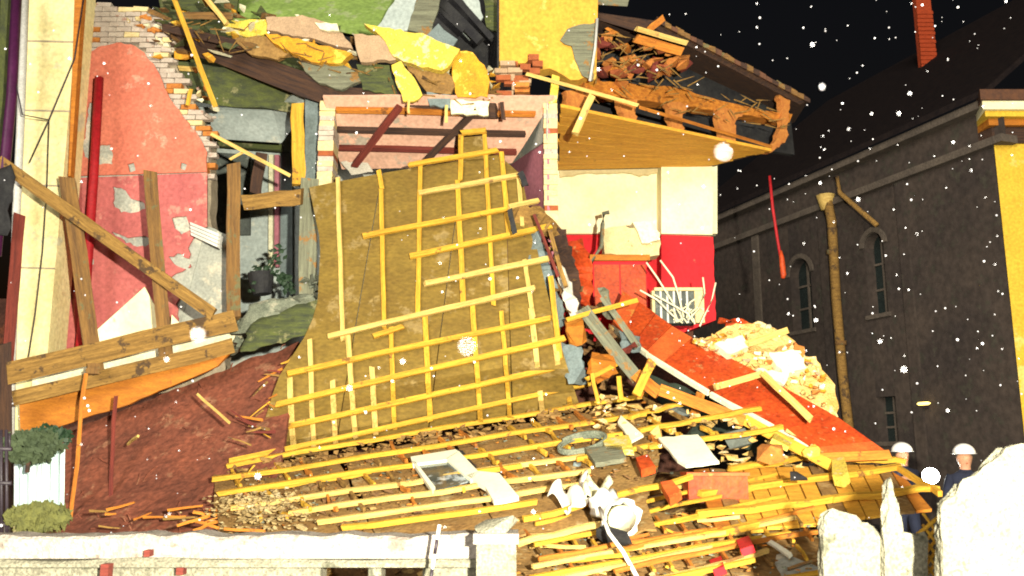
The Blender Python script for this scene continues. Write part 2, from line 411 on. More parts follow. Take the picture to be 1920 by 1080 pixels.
# roof and chimney
rf = mk('roof', [nb(-.3, NH + .165, .4), nb(NL + 2, NH + .165, .4), nb(NL + 2, NH + 6, -7), nb(-.3, NH + 6, -7), nb(-.3, NH + .3, .4), nb(NL + 2, NH + .3, .4), nb(NL + 2, NH + 6.15, -7), nb(-.3, NH + 6.15, -7)],
        [(0,1,2,3),(4,5,6,7),(0,1,5,4),(1,2,6,5),(2,3,7,6),(3,0,4,7)], 'roof_dark', NB)
chD = 24.0
ch = Bag(); c0 = P(1729, 128, chD); c1 = P(1757, 128, chD); ctop = P(1722, -30, chD)
x_, X_ = c0.x, c1.x
ch.box((x_, chD, c0.z - .3), (X_, chD + .22, ctop.z)); chim = ch.build('chimney', 'chimney_brick', NB)
for k in range(14):
    z = c0.z + k * .13; box('brick', (x_ - .012 - rnd(0, .02), chD - .03, z), (X_ + rnd(0, .03), chD - .003, z + .10), 'chimney_brick', chim)
# downpipe
dp = thing('downpipe', 'ochre downpipe running down the dark stone building', 'pipe', nb(*[nbpx(1600, 700)[0], 0], .2))
def dpt(px, py): s_, z_ = nbpx(px, py); return nb(s_, z_, .2)
pts = [dpt(1563, 372), dpt(1572, 420), dpt(1580, 560), dpt(1592, 700), dpt(1604, 800), dpt(1612, 1000)]
tube('pipe', pts, .115, 'timber_ochre', dp, 10)
hop = tube('hopper', [dpt(1562, 395) , dpt(1560, 368)], [.14, .24], 'pine_pale', dp, 8)
for py in (470, 640): tube('clamp', [dpt(1563 + (py - 372) * .095, py), dpt(1563 + (py - 372) * .095 + .6, py + 8)], .14, 'timber', dp, 10)
s_, z_ = nbpx(1630, 395)
tube('swan_neck', [nb(nbpx(1590, 335)[0], nbpx(1590, 335)[1], .35), nb(nbpx(1600, 365)[0], nbpx(1600, 365)[1], .4), nb(nbpx(1670, 425)[0], nbpx(1670, 425)[1], .4)], .06, 'timber_ochre', dp)
# small lit wall lamp
s_, z_ = nbpx(1740, 757)
wlmp = thing('wall_lamp', 'small lit amber lamp on the dark stone wall', 'lamp', nb(s_, z_ - .1, .05))
nbox('bracket', s_ - .03, s_ + .03, z_ - .1, z_ + .02, .01, .12, 'metal_dark', wlmp)
vs, fs = tube_geo([nb(s_ - .2, z_, .14), nb(s_ - .14, z_, .15), nb(s_ + .1, z_, .15), nb(s_ + .16, z_, .14)], [.01, .035, .035, .01], 10)
mk('lamp_tube', vs, fs, 'lens_amber', wlmp, smooth=True)
# red pennant rod on the dark wall
rp_ = thing('red_lamp_cord', 'thin red cord with red weight hanging before the dark wall', 'cord', P(1467, 520, 14.6))
tube('cord', [P(1443, 330, 14.6), P(1449, 390, 14.6), P(1458, 450, 14.6), P(1465, 490, 14.6)], .025, 'red_pole', rp_)
tube('weight', [P(1464, 470, 14.58), P(1466, 485, 14.58), P(1469, 515, 14.58), P(1468, 522, 14.58)], [.02, .045, .05, .03], 'red_paint', rp_)

# yellow rendered building at the edge of the picture
YB = thing('yellow_building', 'yellow rendered building with a moulded cornice at the picture edge', 'building', (n0.x + 2, n0.y, 0))
yz = 7.75
def yprism(name, z0, z1, o, m):
    a = n0 + Vector((-.03 - o, -.06 - o, 0)); ft = [a, Vector((n0.x + 6, a.y, 0)), Vector((n0.x + 6, n0.y + 6, 0)), nb(5, 0, -1.2), nb(.3, 0, -.7) if o == 0 else nb(.3, 0, .05)]
    return mk(name, [p + Vector((0, 0, z)) for z in (z0, z1) for p in ft], [(0,1,2,3,4), (5,6,7,8,9)] + [(i, (i + 1) % 5, (i + 1) % 5 + 5, i + 5) for i in range(5)], m, YB)
yprism('wall', 0, yz, 0, 'yellow_wall')
yprism('frieze', yz + .003, yz + .34, .04, 'timber_dark')
yprism('cornice', yz + .343, yz + .48, .14, 'board_orange')
yprism('cornice', yz + .483, yz + .60, .26, 'yellow_wall')
yprism('cornice', yz + .603, yz + .78, .34, 'cream')
yprism('roof', yz + .783, yz + 1.0, .40, 'roof_tile')

# ================================================================== THE RUIN
RB = thing('ruined_building', 'torn open two storey house with pink, grey and red rooms', 'building', (0, 13.5, 0))
bricks_data = {}
def brick(par, c, size, m):
    key = (m, round(size[0], 3), round(size[1], 3), round(size[2], 3), random.randrange(3))
    if key not in bricks_data:
        me = bpy.data.meshes.new('brick'); x, y, z = (q / 2 for q in size)
        j = lambda: rnd(-.006, .006)
        vs = [(sx * x + j(), sy * y + j(), sz * z + j()) for sz in (-1, 1) for sy in (-1, 1) for sx in (-1, 1)]
        me.from_pydata(vs, [], [(0,2,3,1),(4,5,7,6),(0,1,5,4),(1,3,7,5),(3,2,6,7),(2,0,4,6)])
        bricks_data[key] = me
    return link('brick', bricks_data[key], m, par, c, Matrix.Rotation(rnd(-.02, .02), 3, 'Z') @ Matrix.Rotation(rnd(-.02, .02), 3, 'Y'))
def inside(p, poly):
    x, y = p; c = False
    for i in range(len(poly)):
        (x0, y0), (x1, y1) = poly[i], poly[i - 1]
        if (y0 > y) != (y1 > y) and x < (x1 - x0) * (y - y0) / (y1 - y0) + x0: c = not c
    return c
def brickwork(par, poly, D, pick, bw=.235, bh=.075, gap=.012, depth=.11, stag=1):
    """courses of real bricks filling a pixel outline at distance D"""
    A = [P(x, y, D) for x, y in poly]
    xs = [a.x for a in A]; zs = [a.z for a in A]
    row = 0; z = min(zs)
    P2 = [(a.x, a.z) for a in A]
    while z < max(zs):
        x = min(xs) + (bw * .5 if not stag else 0) - (bw / 2 if row % 2 and stag else 0)
        while x < max(xs) + bw:
            if inside((x, z), P2): brick(par, (x, D + depth / 2 + rnd(-.012, .012), z), (bw, depth, bh), pick())
            x += bw + gap
        z += bh + gap; row += 1

# -- ground floor dark interior and rear walls
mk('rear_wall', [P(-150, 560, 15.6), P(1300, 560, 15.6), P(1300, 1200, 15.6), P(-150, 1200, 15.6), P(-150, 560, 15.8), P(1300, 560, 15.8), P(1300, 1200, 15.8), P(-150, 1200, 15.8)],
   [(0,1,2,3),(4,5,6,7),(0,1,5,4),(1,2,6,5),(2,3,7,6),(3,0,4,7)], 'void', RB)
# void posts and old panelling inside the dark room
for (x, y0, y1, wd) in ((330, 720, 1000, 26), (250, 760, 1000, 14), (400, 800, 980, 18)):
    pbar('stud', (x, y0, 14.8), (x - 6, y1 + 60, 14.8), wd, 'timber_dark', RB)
# -- pillar
pl = pxslab('pillar', [(52, -60), (153, -60), (86, 700), (60, 1000), (8, 1000), (22, 660)], 12.2, .5, 'cream_block', RB)
for y in (75, 205, 345, 500): pxslab('joint', [(54 - y * .04, y), (150 - y * .095, y + 2), (150 - y * .095, y + 5), (54 - y * .04, y + 3)], 12.19, .02, 'mortar', pl)
pxslab('edge_trim', [(141, -40), (157, -40), (146, 120), (132, 330), (128, 330), (136, 120)], 12.1, .12, 'board_orange', RB)
pxslab('reveal', [(120, 330), (142, 330), (140, 700), (96, 700)], 12.75, .2, 'rose', RB)
# -- pink wall
pwD = 13.0
pw = pxslab('pink_wall', rough([(128, 60), (300, 60), (330, 120), (372, 215), (396, 262), (396, 420), (420, 470), (425, 600), (420, 720), (90, 760)], 12, 3), pwD + .17, .3, 'mortar', RB)
brickwork(pw, [(150, 5), (290, 12), (318, 60), (330, 130), (382, 215), (404, 260), (396, 330), (372, 330), (250, 75), (150, 130)], pwD + .05,
          lambda: random.choice(['brick_white'] * 9 + ['brick_cream'] * 2 + ['brick_orange']))
arch = [(150, 112), (165, 97), (190, 86), (218, 80), (245, 83), (270, 98), (292, 128), (305, 155), (322, 190), (345, 222), (370, 252), (388, 285), (388, 322)]
pxslab('render_coat', ropen([(p[0] - 2, p[1] + 4) for p in arch], 8, 1.5) + [(386, 425), (330, 640), (300, 705), (100, 718), (134, 330), (150, 230)], pwD + .04, .10, 'plaster_grey', pw)
def cut(o, polys):
    """knock holes with ragged edges through a plaster coat"""
    cs = []
    for poly in polys:
        c = pxslab('cutter', rough(poly, 7, 3), pwD - .2, .6, 'mortar'); cs.append(c)
        b = o.modifiers.new('hole', 'BOOLEAN'); b.operation = 'DIFFERENCE'; b.solver = 'EXACT'; b.object = c
    bpy.context.view_layer.update()
    dg = bpy.context.evaluated_depsgraph_get(); me = bpy.data.meshes.new_from_object(o.evaluated_get(dg)); o.modifiers.clear(); o.data = me
    for c in cs: bpy.data.objects.remove(c)
up_ = pxslab('upper_plaster', ropen(arch, 8, 2) + [(132, 330), (146, 300), (148, 230), (152, 180)], pwD, .035, 'salmon', pw)
cut(up_, [[(155, 182), (166, 182), (164, 235), (172, 265), (196, 262), (200, 300), (168, 302), (145, 285), (142, 262)], [(228, 300), (240, 296), (244, 312), (232, 316)], [(330, 296), (342, 300), (338, 312), (328, 308)]])
lp_ = pxslab('lower_plaster', [(388, 324), (388, 425)] + ropen([(368, 430), (352, 465), (358, 500), (320, 520), (345, 540), (330, 570), (335, 625)], 9, 3) + [(300, 700), (98, 715), (130, 334)], pwD, .035, 'rose', pw)
cut(lp_, [[(200, 342), (225, 350), (235, 365), (255, 370), (262, 385), (240, 392), (215, 392), (200, 372)], [(198, 428), (228, 440), (262, 436), (272, 450), (262, 457), (225, 450)],
          [(312, 402), (340, 398), (350, 424), (330, 434), (318, 422)], [(306, 475), (330, 470), (348, 480), (342, 500), (320, 492)], [(150, 470), (160, 466), (164, 490), (154, 496)]])
pxslab('bare_render', rough([(352, 455), (392, 425), (428, 440), (432, 640), (330, 650), (338, 570), (325, 530), (358, 500)], 10, 3), pwD + .05, .06, 'plaster_grey', pw)

# -- grey room behind
gr = pxslab('grey_wall', [(300, 110), (640, 110), (640, 690), (300, 690)], 15.4, .25, 'plaster_blue', RB)
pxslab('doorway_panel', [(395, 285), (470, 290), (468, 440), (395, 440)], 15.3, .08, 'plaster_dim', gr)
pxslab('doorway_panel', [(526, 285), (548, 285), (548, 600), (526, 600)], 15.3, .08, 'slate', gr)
for (x, m_) in ((508, 'cream_white'), (519, 'mauve')): pxslab('door_jamb', [(x - 4, 290), (x + 4, 290), (x + 3, 500), (x - 5, 500)], 15.2, .1, m_, gr)
slab('ceiling_fragment', [P(368, 206, 13.6), P(512, 208, 13.6), P(556, 172, 12.9), P(596, 178, 12.9), P(528, 268, 14.1), P(400, 260, 14.1)], .08, 'plaster_blue', RB)
pxslab('moulding', [(400, 262), (528, 270), (526, 282), (400, 272)], 14.9, .1, 'timber_moss', gr)
# attic floor timber seen edge-on
bar('attic_beam', P(322, 150, 13.5), P(590, 178, 13.3), .62, .3, 'timber_moss', RB, seg=6, wob=.02)
bar('attic_beam', P(330, 128, 13.4), P(560, 142, 13.3), .08, .3, 'pine_pale', RB, seg=6)
bar('attic_beam', P(310, 60, 13.2), P(640, 185, 12.6), .36, .25, 'timber_dark', RB, seg=6, wob=.03)
bar('attic_beam', P(610, 168, 12.6), P(940, 212, 12.5), .22, .25, 'timber_dark', RB, seg=6, wob=.03)
# -- partition wall end (brick pier) between grey and middle rooms
pt = pxslab('partition_wall', [(572, 178), (604, 195), (604, 345), (572, 345)], 12.9, .2, 'slate', RB)
brickwork(pt, [(600, 190), (632, 190), (629, 345), (600, 345)], 12.5, lambda: random.choice(['brick_cream'] * 7 + ['brick_white'] * 3 + ['brick_red']), bw=.225, gap=.004, depth=.4, stag=0)
# -- middle room
CZ = 6.7
CP = plane((604, 188, 12.3), (1040, 188, 12.3), (800, 314, 13.35))
ml = slab('ceiling', [CP(x, y, -.06) for x, y in rough([(604, 186), (1040, 186), (960, 310), (900, 318), (640, 322)], 30, 1.5)], .05, 'ceiling_pink', RB)
for j, y in enumerate((206, 243, 277)):
    bar('ceiling_beam', CP(628, y), CP(1005 - j * 18, y + 8), .06, .09, ['pine_orange', 'timber_dark', 'timber_red'][j], ml, n=CP.n)
bar('hanging_joist', CP(752, 192, .09), CP(664, 306, .09), .10, .08, 'timber_red', ml, n=CP.n)
bar('hanging_joist', CP(898, 196, .09), CP(782, 312, .09), .09, .08, 'timber_dark', ml, n=CP.n)
pxslab('torn_lining', rough([(640, 300), (690, 302), (700, 318), (660, 324)], 8, 2), lambda x, y: CP(x, y, .06), .02, 'cloth_white', ml)
pxslab('middle_wall', [(600, 285), (990, 285), (990, 640), (600, 640)], 15.35, .15, 'plaster_grey', RB)
mw = slab('mauve_wall', [P(1026, 192, 12.4), P(942, 300, 15.2), P(942, 560, 15.2), P(1026, 600, 12.4)], .12, 'mauve', RB)
slab('upper_band', [P(1025, 193, 12.37), P(941, 300, 15.1), P(941, 318, 15.1), P(1025, 262, 12.37)], .02, 'plaster_grey', mw)
# -- brick pier between middle and right rooms
dv = pxslab('dividing_wall', [(1026, 192), (1044, 192), (1046, 470), (1026, 470)], 12.75, .2, 'mortar', RB)
brickwork(dv, [(1021, 185), (1049, 185), (1049, 440), (1021, 430)], 12.4, lambda: random.choice(['brick_cream'] * 9 + ['brick_white'] + ['brick_red']), bw=.2, gap=.004, depth=.3, stag=0)
# -- red and cream room
cr = pxslab('cream_wall', [(1000, 290), (1345, 290), (1345, 438), (1000, 438)], 15.5, .2, 'cream', RB)
pxslab('dado', [(1000, 440), (1238, 440), (1238, 640), (1000, 640)], 15.48, .22, 'red_dado', cr)
ps = pxslab('pilaster', rough([(1240, 300), (1336, 300), (1338, 380), (1336, 440), (1240, 438)], 10, 1.5, (0, 3, 4)), 15.0, .55, 'cream', RB)
pxslab('dado', rough([(1240, 440), (1337, 444), (1342, 600), (1240, 640)], 12, 1.5, (0, 2, 3)), 14.98, .56, 'red_dado', ps)
pxslab('ceiling_scar', rough([(1050, 316), (1240, 312), (1240, 322), (1200, 330), (1185, 325), (1100, 324), (1050, 332)], 8, 2), 15.4, .05, 'brick_cream', cr)
# -- soffit of orange boards
sf = thing_part = bpy.data.objects.new('soffit', None); COL.objects.link(sf); sf.parent = RB; WLOC['soffit'] = wl(RB).copy()
SZ = 6.62
for j in range(8):
    a, b = j / 8, (j + .965) / 8
    def sfp(t, e):
        f0, f1 = PZ(1048, 200, SZ), PZ(1448, 284, SZ); b0, b1 = PZ(1048, 319, SZ), PZ(1338, 312, SZ)
        return f0.lerp(f1, e).lerp(b0.lerp(b1, e), t)
    e1 = 1 - rnd(0, .03)
    slab('board', [sfp(a, rnd(-.01, .01)), sfp(a, e1), sfp(b, e1 - rnd(0, .02)), sfp(b, rnd(-.01, .01))], .05, 'soffit_wood', sf, d=Vector((0, 0, 1)))
slab('ceiling_deck', [PZ(1048, 203, SZ + .06), PZ(1440, 284, SZ + .06), PZ(1338, 312, SZ + .06), PZ(1048, 316, SZ + .06)], .06, 'timber_dark', sf, d=Vector((0, 0, 1)))
# -- eave: brick stubs with dark openings, wall plate
def eD(px): return 12.55 + (px - 1050) / 400 * 2.0
ev = pxslab('wall_plate', rough([(1095, 148), (1180, 156), (1285, 166), (1305, 176), (1420, 205), (1486, 214), (1480, 230), (1385, 212), (1290, 200), (1180, 184), (1095, 178)], 12, 2), lambda x, y: P(x, y, eD(x) + .1), .25, 'pine_orange', RB)
for i, poly in enumerate(([(1060, 170), (1105, 176), (1100, 214), (1062, 206)], [(1160, 182), (1196, 186), (1192, 226), (1170, 222)], [(1252, 190), (1294, 196), (1280, 214), (1282, 246), (1258, 240)], [(1345, 202), (1394, 212), (1380, 226), (1380, 268), (1352, 260)], [(1462, 176), (1482, 188), (1480, 226), (1474, 262), (1446, 286), (1426, 281), (1456, 262), (1466, 228)])):
    pxslab('brick_stub', rough(poly, 6, 3), lambda x, y: P(x, y, eD(x)), .12, 'brick_orange', ev)
pxslab('attic_shade_sheet', [(1040, 150), (1110, 30), (1240, 44), (1478, 176), (1490, 290), (1300, 262), (1040, 212)], lambda x, y: P(x, y, eD(x) + .9), .1, 'charcoal', RB)  # near-black sheet painting the shade of the roof interior behind the eave
# -- roof slope and tiles over the eave
rs = slab('roof', [P(1110, 22, 12.9), P(1236, 40, 13.2), P(1516, 188, 14.8), P(1500, 196, 14.8), P(1230, 54, 13.2), P(1110, 36, 12.9)], 1.4, 'timber_dark', RB, d=Vector((.15, 1, .1)))
for i in range(24):
    t = i / 24; x = 1232 + 284 * t; y = 36 + 150 * t; D = 13.1 + 1.65 * t
    slab('tile', [P(x, y - rnd(1, 6), D), P(x + 15, y + 6 - rnd(0, 4), D), P(x + 15, y + 13, D), P(x, y + 6, D)], .3, random.choice(['roof_tile', 'timber', 'timber_dark']), rs, d=Vector((0, 1, .3)))
for i in range(44):
    x, y = rnd(1116, 1286), rnd(66, 160)
    if y < 40 + (x - 1110) * .35: y += 45
    vs, fs = chunk_geo(P(x, y, rnd(12.9, 13.3)), (rnd(.10, .36), rnd(.2, .4), rnd(.06, .2)))
    mk('broken_brick', vs, fs, random.choice(['brick_orange', 'brick_red', 'pine_orange', 'timber_red']), rs)
bar('rafter', P(1190, 52, 12.7), P(1290, 82, 12.9), .08, .1, 'pine_pale', RB)
bar('rafter', P(1188, 70, 12.75), P(1282, 98, 12.95), .14, .1, 'pine_orange', RB)
bar('rafter', P(1212, 60, 12.8), P(1246, 32, 12.8), .10, .1, 'pine_orange', RB)
# -- yellow attic wall
yaw = pxslab('yellow_attic_wall', rough([(933, -40), (1122, -40), (1118, 150), (1095, 145), (1070, 150), (1055, 140), (1030, 128), (1010, 132), (1000, 105), (985, 118), (960, 122), (934, 128)], 12, 3, (0, 1, 11)), 12.7, .25, 'attic_yellow', RB)
pxslab('grey_edge', [(932, -40), (936, -40), (936, 120), (932, 190)], 12.68, .3, 'charcoal', yaw)
tube('conduit', [P(1120, 35, 12.5), P(1116, 90, 12.5), P(1106, 152, 12.5)], .022, 'metal_pale', RB)
for i in range(22):
    x, y = rnd(938, 985), rnd(112, 205)
    brick(yaw, P(x, y, 12.55 + rnd(0, .2)), (.225, .11, .075), random.choice(['brick_red', 'brick_orange', 'brick_red', 'tan_slab']))
for (x, y) in ((1000, 110), (1008, 122), (1002, 136), (985, 128)):
    brick(yaw, P(x, y, 12.6), (.16, .12, .09), 'brick_red')
# broken post between the attic wall and the brick pier
bar('post', P(1042, 142, 12.45), P(1036, 200, 12.45), .12, .12, 'insulation', RB)
# -- attic: lime painted roof lining, slates, dark rafters
pxslab('lime_lining', rough([(425, -30), (780, -30), (745, 12), (722, 42), (702, 64), (650, 56), (600, 42), (520, 30), (440, 42), (428, 18)], 14, 2, (0,)), lambda x, y: P(x, y, 13.6 + (60 - y) * .012), .06, 'lime', RB)
for poly, m_, D in (([(716, 40), (752, -20), (790, -20), (768, 56), (700, 62)], 'plaster_blue', 13.3), ([(764, 56), (786, -20), (832, -20), (806, 68)], 'timber_grey', 13.25),
                    ([(850, -20), (890, -20), (906, 32), (900, 40)], 'plaster_blue', 13.7), ([(800, 66), (822, 44), (858, 74), (846, 92)], 'slate', 13.2),
                    ([(838, 20), (870, 55), (890, 68), (880, 74), (846, 42)], 'plaster_blue', 13.7), ([(905, -20), (934, -20), (934, 60), (912, 50)], 'timber_moss', 13.3)):
    pxslab('roof_board', rough(poly, 12, 2), D, .05, m_, RB)
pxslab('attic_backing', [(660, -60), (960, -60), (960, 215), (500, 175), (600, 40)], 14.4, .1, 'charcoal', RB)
for a, b, wd in (((815, -10), (905, 82), 18), ((850, -10), (925, 75), 12), ((795, -10), (870, 60), 8)):
    pbar('rafter', (*a, 13.5), (*b, 13.4), wd, 'charcoal', RB)
for (a, b, wd, m_) in (((960, 8), (1110, 14), 14, 'timber_moss'), ((1000, -6), (1180, 4), 16, 'timber_grey'), ((935, 22), (1100, 32), 7, 'charcoal'), ((1090, 22), (1280, 78), 12, 'timber_dark')):
    pbar('rafter', (*a, 12.9), (*b, 12.9), wd, m_, RB)
pxslab('shadow_flap', rough([(1050, 76), (1064, 54), (1086, 46), (1118, 42), (1112, 152), (1092, 142), (1078, 112), (1072, 86)], 9, 2), 12.62, .012, 'timber_grey', label='grey flap added in the shape of a shadow on the yellow attic wall', cat='shadow')  # grey sheet shaped and coloured as the shadow on the attic wall
# roots of old mortar round the arch top
for i in range(30):
    t = rnd(0, 1); x = 250 + 150 * t + rnd(-14, 14); y = 40 + 190 * t * t + rnd(-16, 12)
    chunk('mortar_lump', P(x, y, 13.02), (rnd(.05, .2), .12, rnd(.04, .12)), random.choice(['brick_cream', 'cream_white', 'brick_white', 'brick_orange']), pw)

# ------------------------------------------------------------------ slabs of plaster and lagging hanging from the attic edge
LAG = 'pieces hanging from the torn attic floor'
for poly, m_, D, th, lab, nm in (
    ([(498, 32), (566, 28), (612, 42), (642, 62), (662, 92), (600, 76), (500, 56)], 'tan_slab', 12.35, .12, 'tan plaster slab on the torn attic edge under the lime lining', 'plaster_slab'),
    ([(496, 62), (560, 72), (660, 100), (640, 118), (584, 116), (512, 80)], 'insulation_orange', 12.3, .14, 'orange yellow lagging strip below the tan plaster slab', 'lagging_strip'),
    ([(664, 64), (702, 66), (732, 76), (742, 112), (676, 116)], 'tan_slab', 12.25, .10, 'small grey tan slab left of the bright yellow lagging', 'plaster_slab'),
    ([(682, 44), (730, 52), (800, 66), (862, 92), (846, 118), (828, 132), (780, 122), (738, 106), (720, 74)], 'insulation', 12.2, .14, 'long bright yellow lagging slab across the attic edge', 'lagging_slab'),
    ([(734, 122), (752, 114), (768, 136), (792, 178), (776, 190), (756, 190), (746, 164)], 'insulation', 12.05, .05, 'bright yellow flap dangling below the lagging slab', 'lagging_flap'),
    ([(848, 92), (886, 98), (908, 122), (918, 150), (914, 182), (858, 182), (850, 150)], 'insulation_orange', 12.3, .2, 'ragged orange lagging clump beside the yellow attic wall', 'lagging_clump'),
    ([(762, 122), (828, 134), (862, 150), (846, 176), (800, 172)], 'plywood_rough', 12.35, .08, 'brown board tucked under the yellow lagging slab', 'board'),
    ([(556, 114), (640, 120), (690, 146), (640, 168), (590, 150)], 'timber_grey', 12.4, .08, 'grey green board sagging under the orange lagging strip', 'board'),
    ([(668, 120), (730, 122), (745, 180), (680, 168)], 'timber_moss', 12.38, .08, 'mossy green board left of the dangling yellow flap', 'board'),
    ([(800, 172), (846, 178), (846, 202), (806, 198)], 'slate', 12.34, .06, 'grey slate fragment below the brown attic board', 'slate'),
    ([(415, 40), (500, 36), (520, 58), (470, 70), (424, 62)], 'insulation', 12.5, .08, 'pale yellow plaster flake left of the tan slab', 'plaster_flake'),
    ([(440, 72), (500, 68), (560, 92), (520, 112), (470, 102)], 'plywood_rough', 12.45, .08, 'dark brown board end left of the orange lagging', 'board'),
    ([(845, 188), (918, 190), (916, 216), (846, 214)], 'cream_white', 12.3, .05, 'pale plaster scrap under the orange lagging clump', 'plaster_scrap'),
    ([(590, 42), (632, 44), (636, 58), (600, 54)], 'cream_white', 12.28, .05, 'white plaster crumb lying on the tan slab', 'plaster_scrap')):
    pxslab(nm, rough(poly, 10, 2.5), D, th, m_, label=lab, cat='debris', group=LAG)
for (a, b, wd, m_, lab) in (
    ((322, -15, 12), (404, 203, 12), 10, 'pine', 'long thin yellow lath hanging from the attic before the green beam'),
    ((382, -10, 12.1), (426, 46, 12.1), 10, 'pine_pale', 'short pale lath poking out above the brown beam'),
    ((300, 50, 12.6), (480, 90, 12.6), 16, 'timber_dark', 'dark charred joist above the pink wall edge'),
    ((330, 30, 12.4), (440, 30, 12.4), 14, 'timber', 'brown joist stub at the top beside the lime lining'),
    ((395, 250, 12.2), (546, 330, 12.2), 7, 'pine_pale', 'thin pale lath slanting across the grey room'),
    ((430, 300, 12.25), (458, 284, 12.25), 5, 'pine_pale', 'tiny pale lath crossing above the brown post'),
    ((352, 200, 12.6), (358, 165, 12.6), 8, 'pine', 'short yellow splinter standing on the broken brick edge'),
    ((985, 138, 12.2), (1198, 198, 12.3), 7, 'pine_pale', 'thin pale lath along the eave above the orange soffit'),
    ((1112, 175, 12.1), (1078, 252, 12.1), 14, 'pine_pale', 'pale batten dangling from the lath in front of the soffit'),
    ((1198, 200, 12.55), (1448, 276, 14.4), 6, 'pine_orange', 'thin orange moulding along the lower edge of the eave'),
    ((838, 196, 12.0), (836, 232, 12.0), 6, 'pine_pale', 'short pale lath hanging under the pale plaster scrap'),
    ((766, 186, 12.0), (766, 214, 12.0), 5, 'pine_pale', 'tiny pale lath hanging below the yellow flap'),
    ((940, 190, 12.2), (944, 226, 12.2), 8, 'timber_dark', 'dark splinter hanging under the red bricks')):
    pbar('lath', a, b, wd, m_, label=lab, cat='lath', group='laths and splinters hanging in the upper storey')

for m_, n, lab in (('timber', 60, 'brown board scraps tangled along the torn attic edge'), ('cream_white', 34, 'cream plaster scraps tangled along the torn attic edge'), ('timber_moss', 46, 'greenish board scraps tangled along the torn attic edge'), ('insulation_orange', 40, 'orange lagging scraps tangled along the torn attic edge')):
    bg = Bag()
    for i in range(n):
        t = rnd(0, 1); x = 290 + 640 * t; y = 20 + 150 * t + rnd(-45, 28) if t > .22 else rnd(-10, 110)
        p = P(x, y, rnd(12.4, 12.9)); bg.add(chunk_geo(p, (rnd(.1, .5), rnd(.08, .25), rnd(.04, .14)), 9))
    bg.build('attic_scraps', m_, label=lab, cat='debris', kind='stuff')
pxslab('attic_boards', [(290, -40), (450, -40), (440, 60), (560, 110), (600, 190), (330, 160)], 13.9, .05, 'timber_moss', RB)
sp = Bag()
for i in range(150):
    t = rnd(0, 1)
    if i % 3 == 0: x, y, D = 330 + 600 * t, 45 + 150 * t + rnd(-22, 14), 12.3
    elif i % 3 == 1: x, y, D = 1100 + 370 * t, 150 + 70 * t + rnd(-25, 25), 12.5 + 1.8 * t
    else: x, y, D = 1120 + 160 * t, 60 + 70 * t + rnd(-20, 50), 12.8
    p = P(x, y, D); q = p + Vector((rnd(-.3, .3), rnd(-.15, .1), rnd(-.22, .12)))
    sp.add(tube_geo([p, p.lerp(q, .5), q], [.012, .010, .003], 4))
sp.build('splinters', 'timber_ochre', label='fine brown splinters along the torn attic and eave edges', cat='splinters', kind='stuff')
# ------------------------------------------------------------------ timbers standing and leaning on the left
for (nm, a, b, wd, m_, lab) in (
    ('timber_post', (126, 334, 11.8), (180, 705, 11.5), 29, 'timber', 'rough brown post leaning before the pink wall beside the red pole'),
    ('timber_post', (280, 320, 11.9), (314, 690, 11.6), 25, 'timber', 'rough brown post in front of the pink wall behind the diagonal plank'),
    ('timber_plank', (-6, 300, 11.4), (404, 592, 11.5), 24, 'timber_ochre', 'long diagonal plank crossing in front of the pink wall'),
    ('timber_post', (438, 306, 12.3), (438, 600, 12.1), 25, 'timber', 'upright brown post between the pink wall and the house plant'),
    ('timber_plank', (450, 382, 12.2), (572, 368, 12.2), 30, 'timber_ochre', 'short brown cross plank above the house plant'),
    ('timber_post', (557, 192, 12.6), (561, 352, 12.6), 25, 'pine', 'yellow post standing beside the cream brick pier'),
    ('timber_post', (490, 284, 13.4), (478, 368, 13.4), 22, 'timber_dark', 'short dark post end hanging above the cross plank'),
    ('timber_post', (582, 330, 12.55), (574, 612, 12.5), 34, 'timber_grey', 'grey green weathered post beside the brown panel edge'),
    ('timber_beam', (14, 700, 11.3), (446, 600, 11.6), 40, 'timber_ochre', 'upper of two long sagging floor beams below the pink wall'),
    ('timber_beam', (26, 748, 11.4), (440, 648, 11.65), 28, 'timber_ochre', 'lower of two long sagging floor beams below the pink wall'),
    ('timber_post', (176, 678, 11.25), (172, 706, 11.25), 22, 'timber', 'stub of a post between the two sagging floor beams'),
    ('thin_pole', (160, 700, 11.0), (131, 996, 10.6), 7, 'pine_orange', 'thin orange pole standing before the dark ground floor'),
    ('thin_pole', (217, 742, 11.1), (205, 1000, 10.8), 7, 'timber_red', 'thin reddish pole right of the orange pole in the dark room')):
    pbar(nm, a, b, wd, m_, label=lab, cat='timber', seg=5, wob=.012, jag=.3)
pxslab('fascia_board', rough([(36, 752), (130, 728), (300, 690), (430, 662), (408, 686), (340, 716), (220, 765), (110, 800), (50, 826), (38, 806)], 20, 2), lambda x, y: P(x, y, 11.7 - x * .0002), .06, 'board_orange', label='orange fascia board hanging under the lower floor beam', cat='board')
pxslab('floor_edge', [(60, 700), (440, 612), (440, 640), (60, 735)], 12.1, .4, 'cream_white', RB)
pxslab('cream_panel', [(178, 622), (271, 538), (300, 592), (300, 660), (182, 690)], 12.4, .03, 'cream', label='bright cream panel before the foot of the pink wall', cat='board')  # thin upright cream panel in front of the wall
pxslab('cream_panel', [(320, 616), (322, 590), (342, 612), (342, 640), (320, 640)], 12.45, .03, 'cream', label='small cream offcut beside the brown post under the plank', cat='board')
# red pole
tube('red_pole', [P(186, 146, 12.6), P(176, 330, 12.55), P(160, 560, 12.5), P(146, 690, 12.45)], .068, 'red_pole', label='dark red painted pole standing in front of the pink wall', cat='pole')
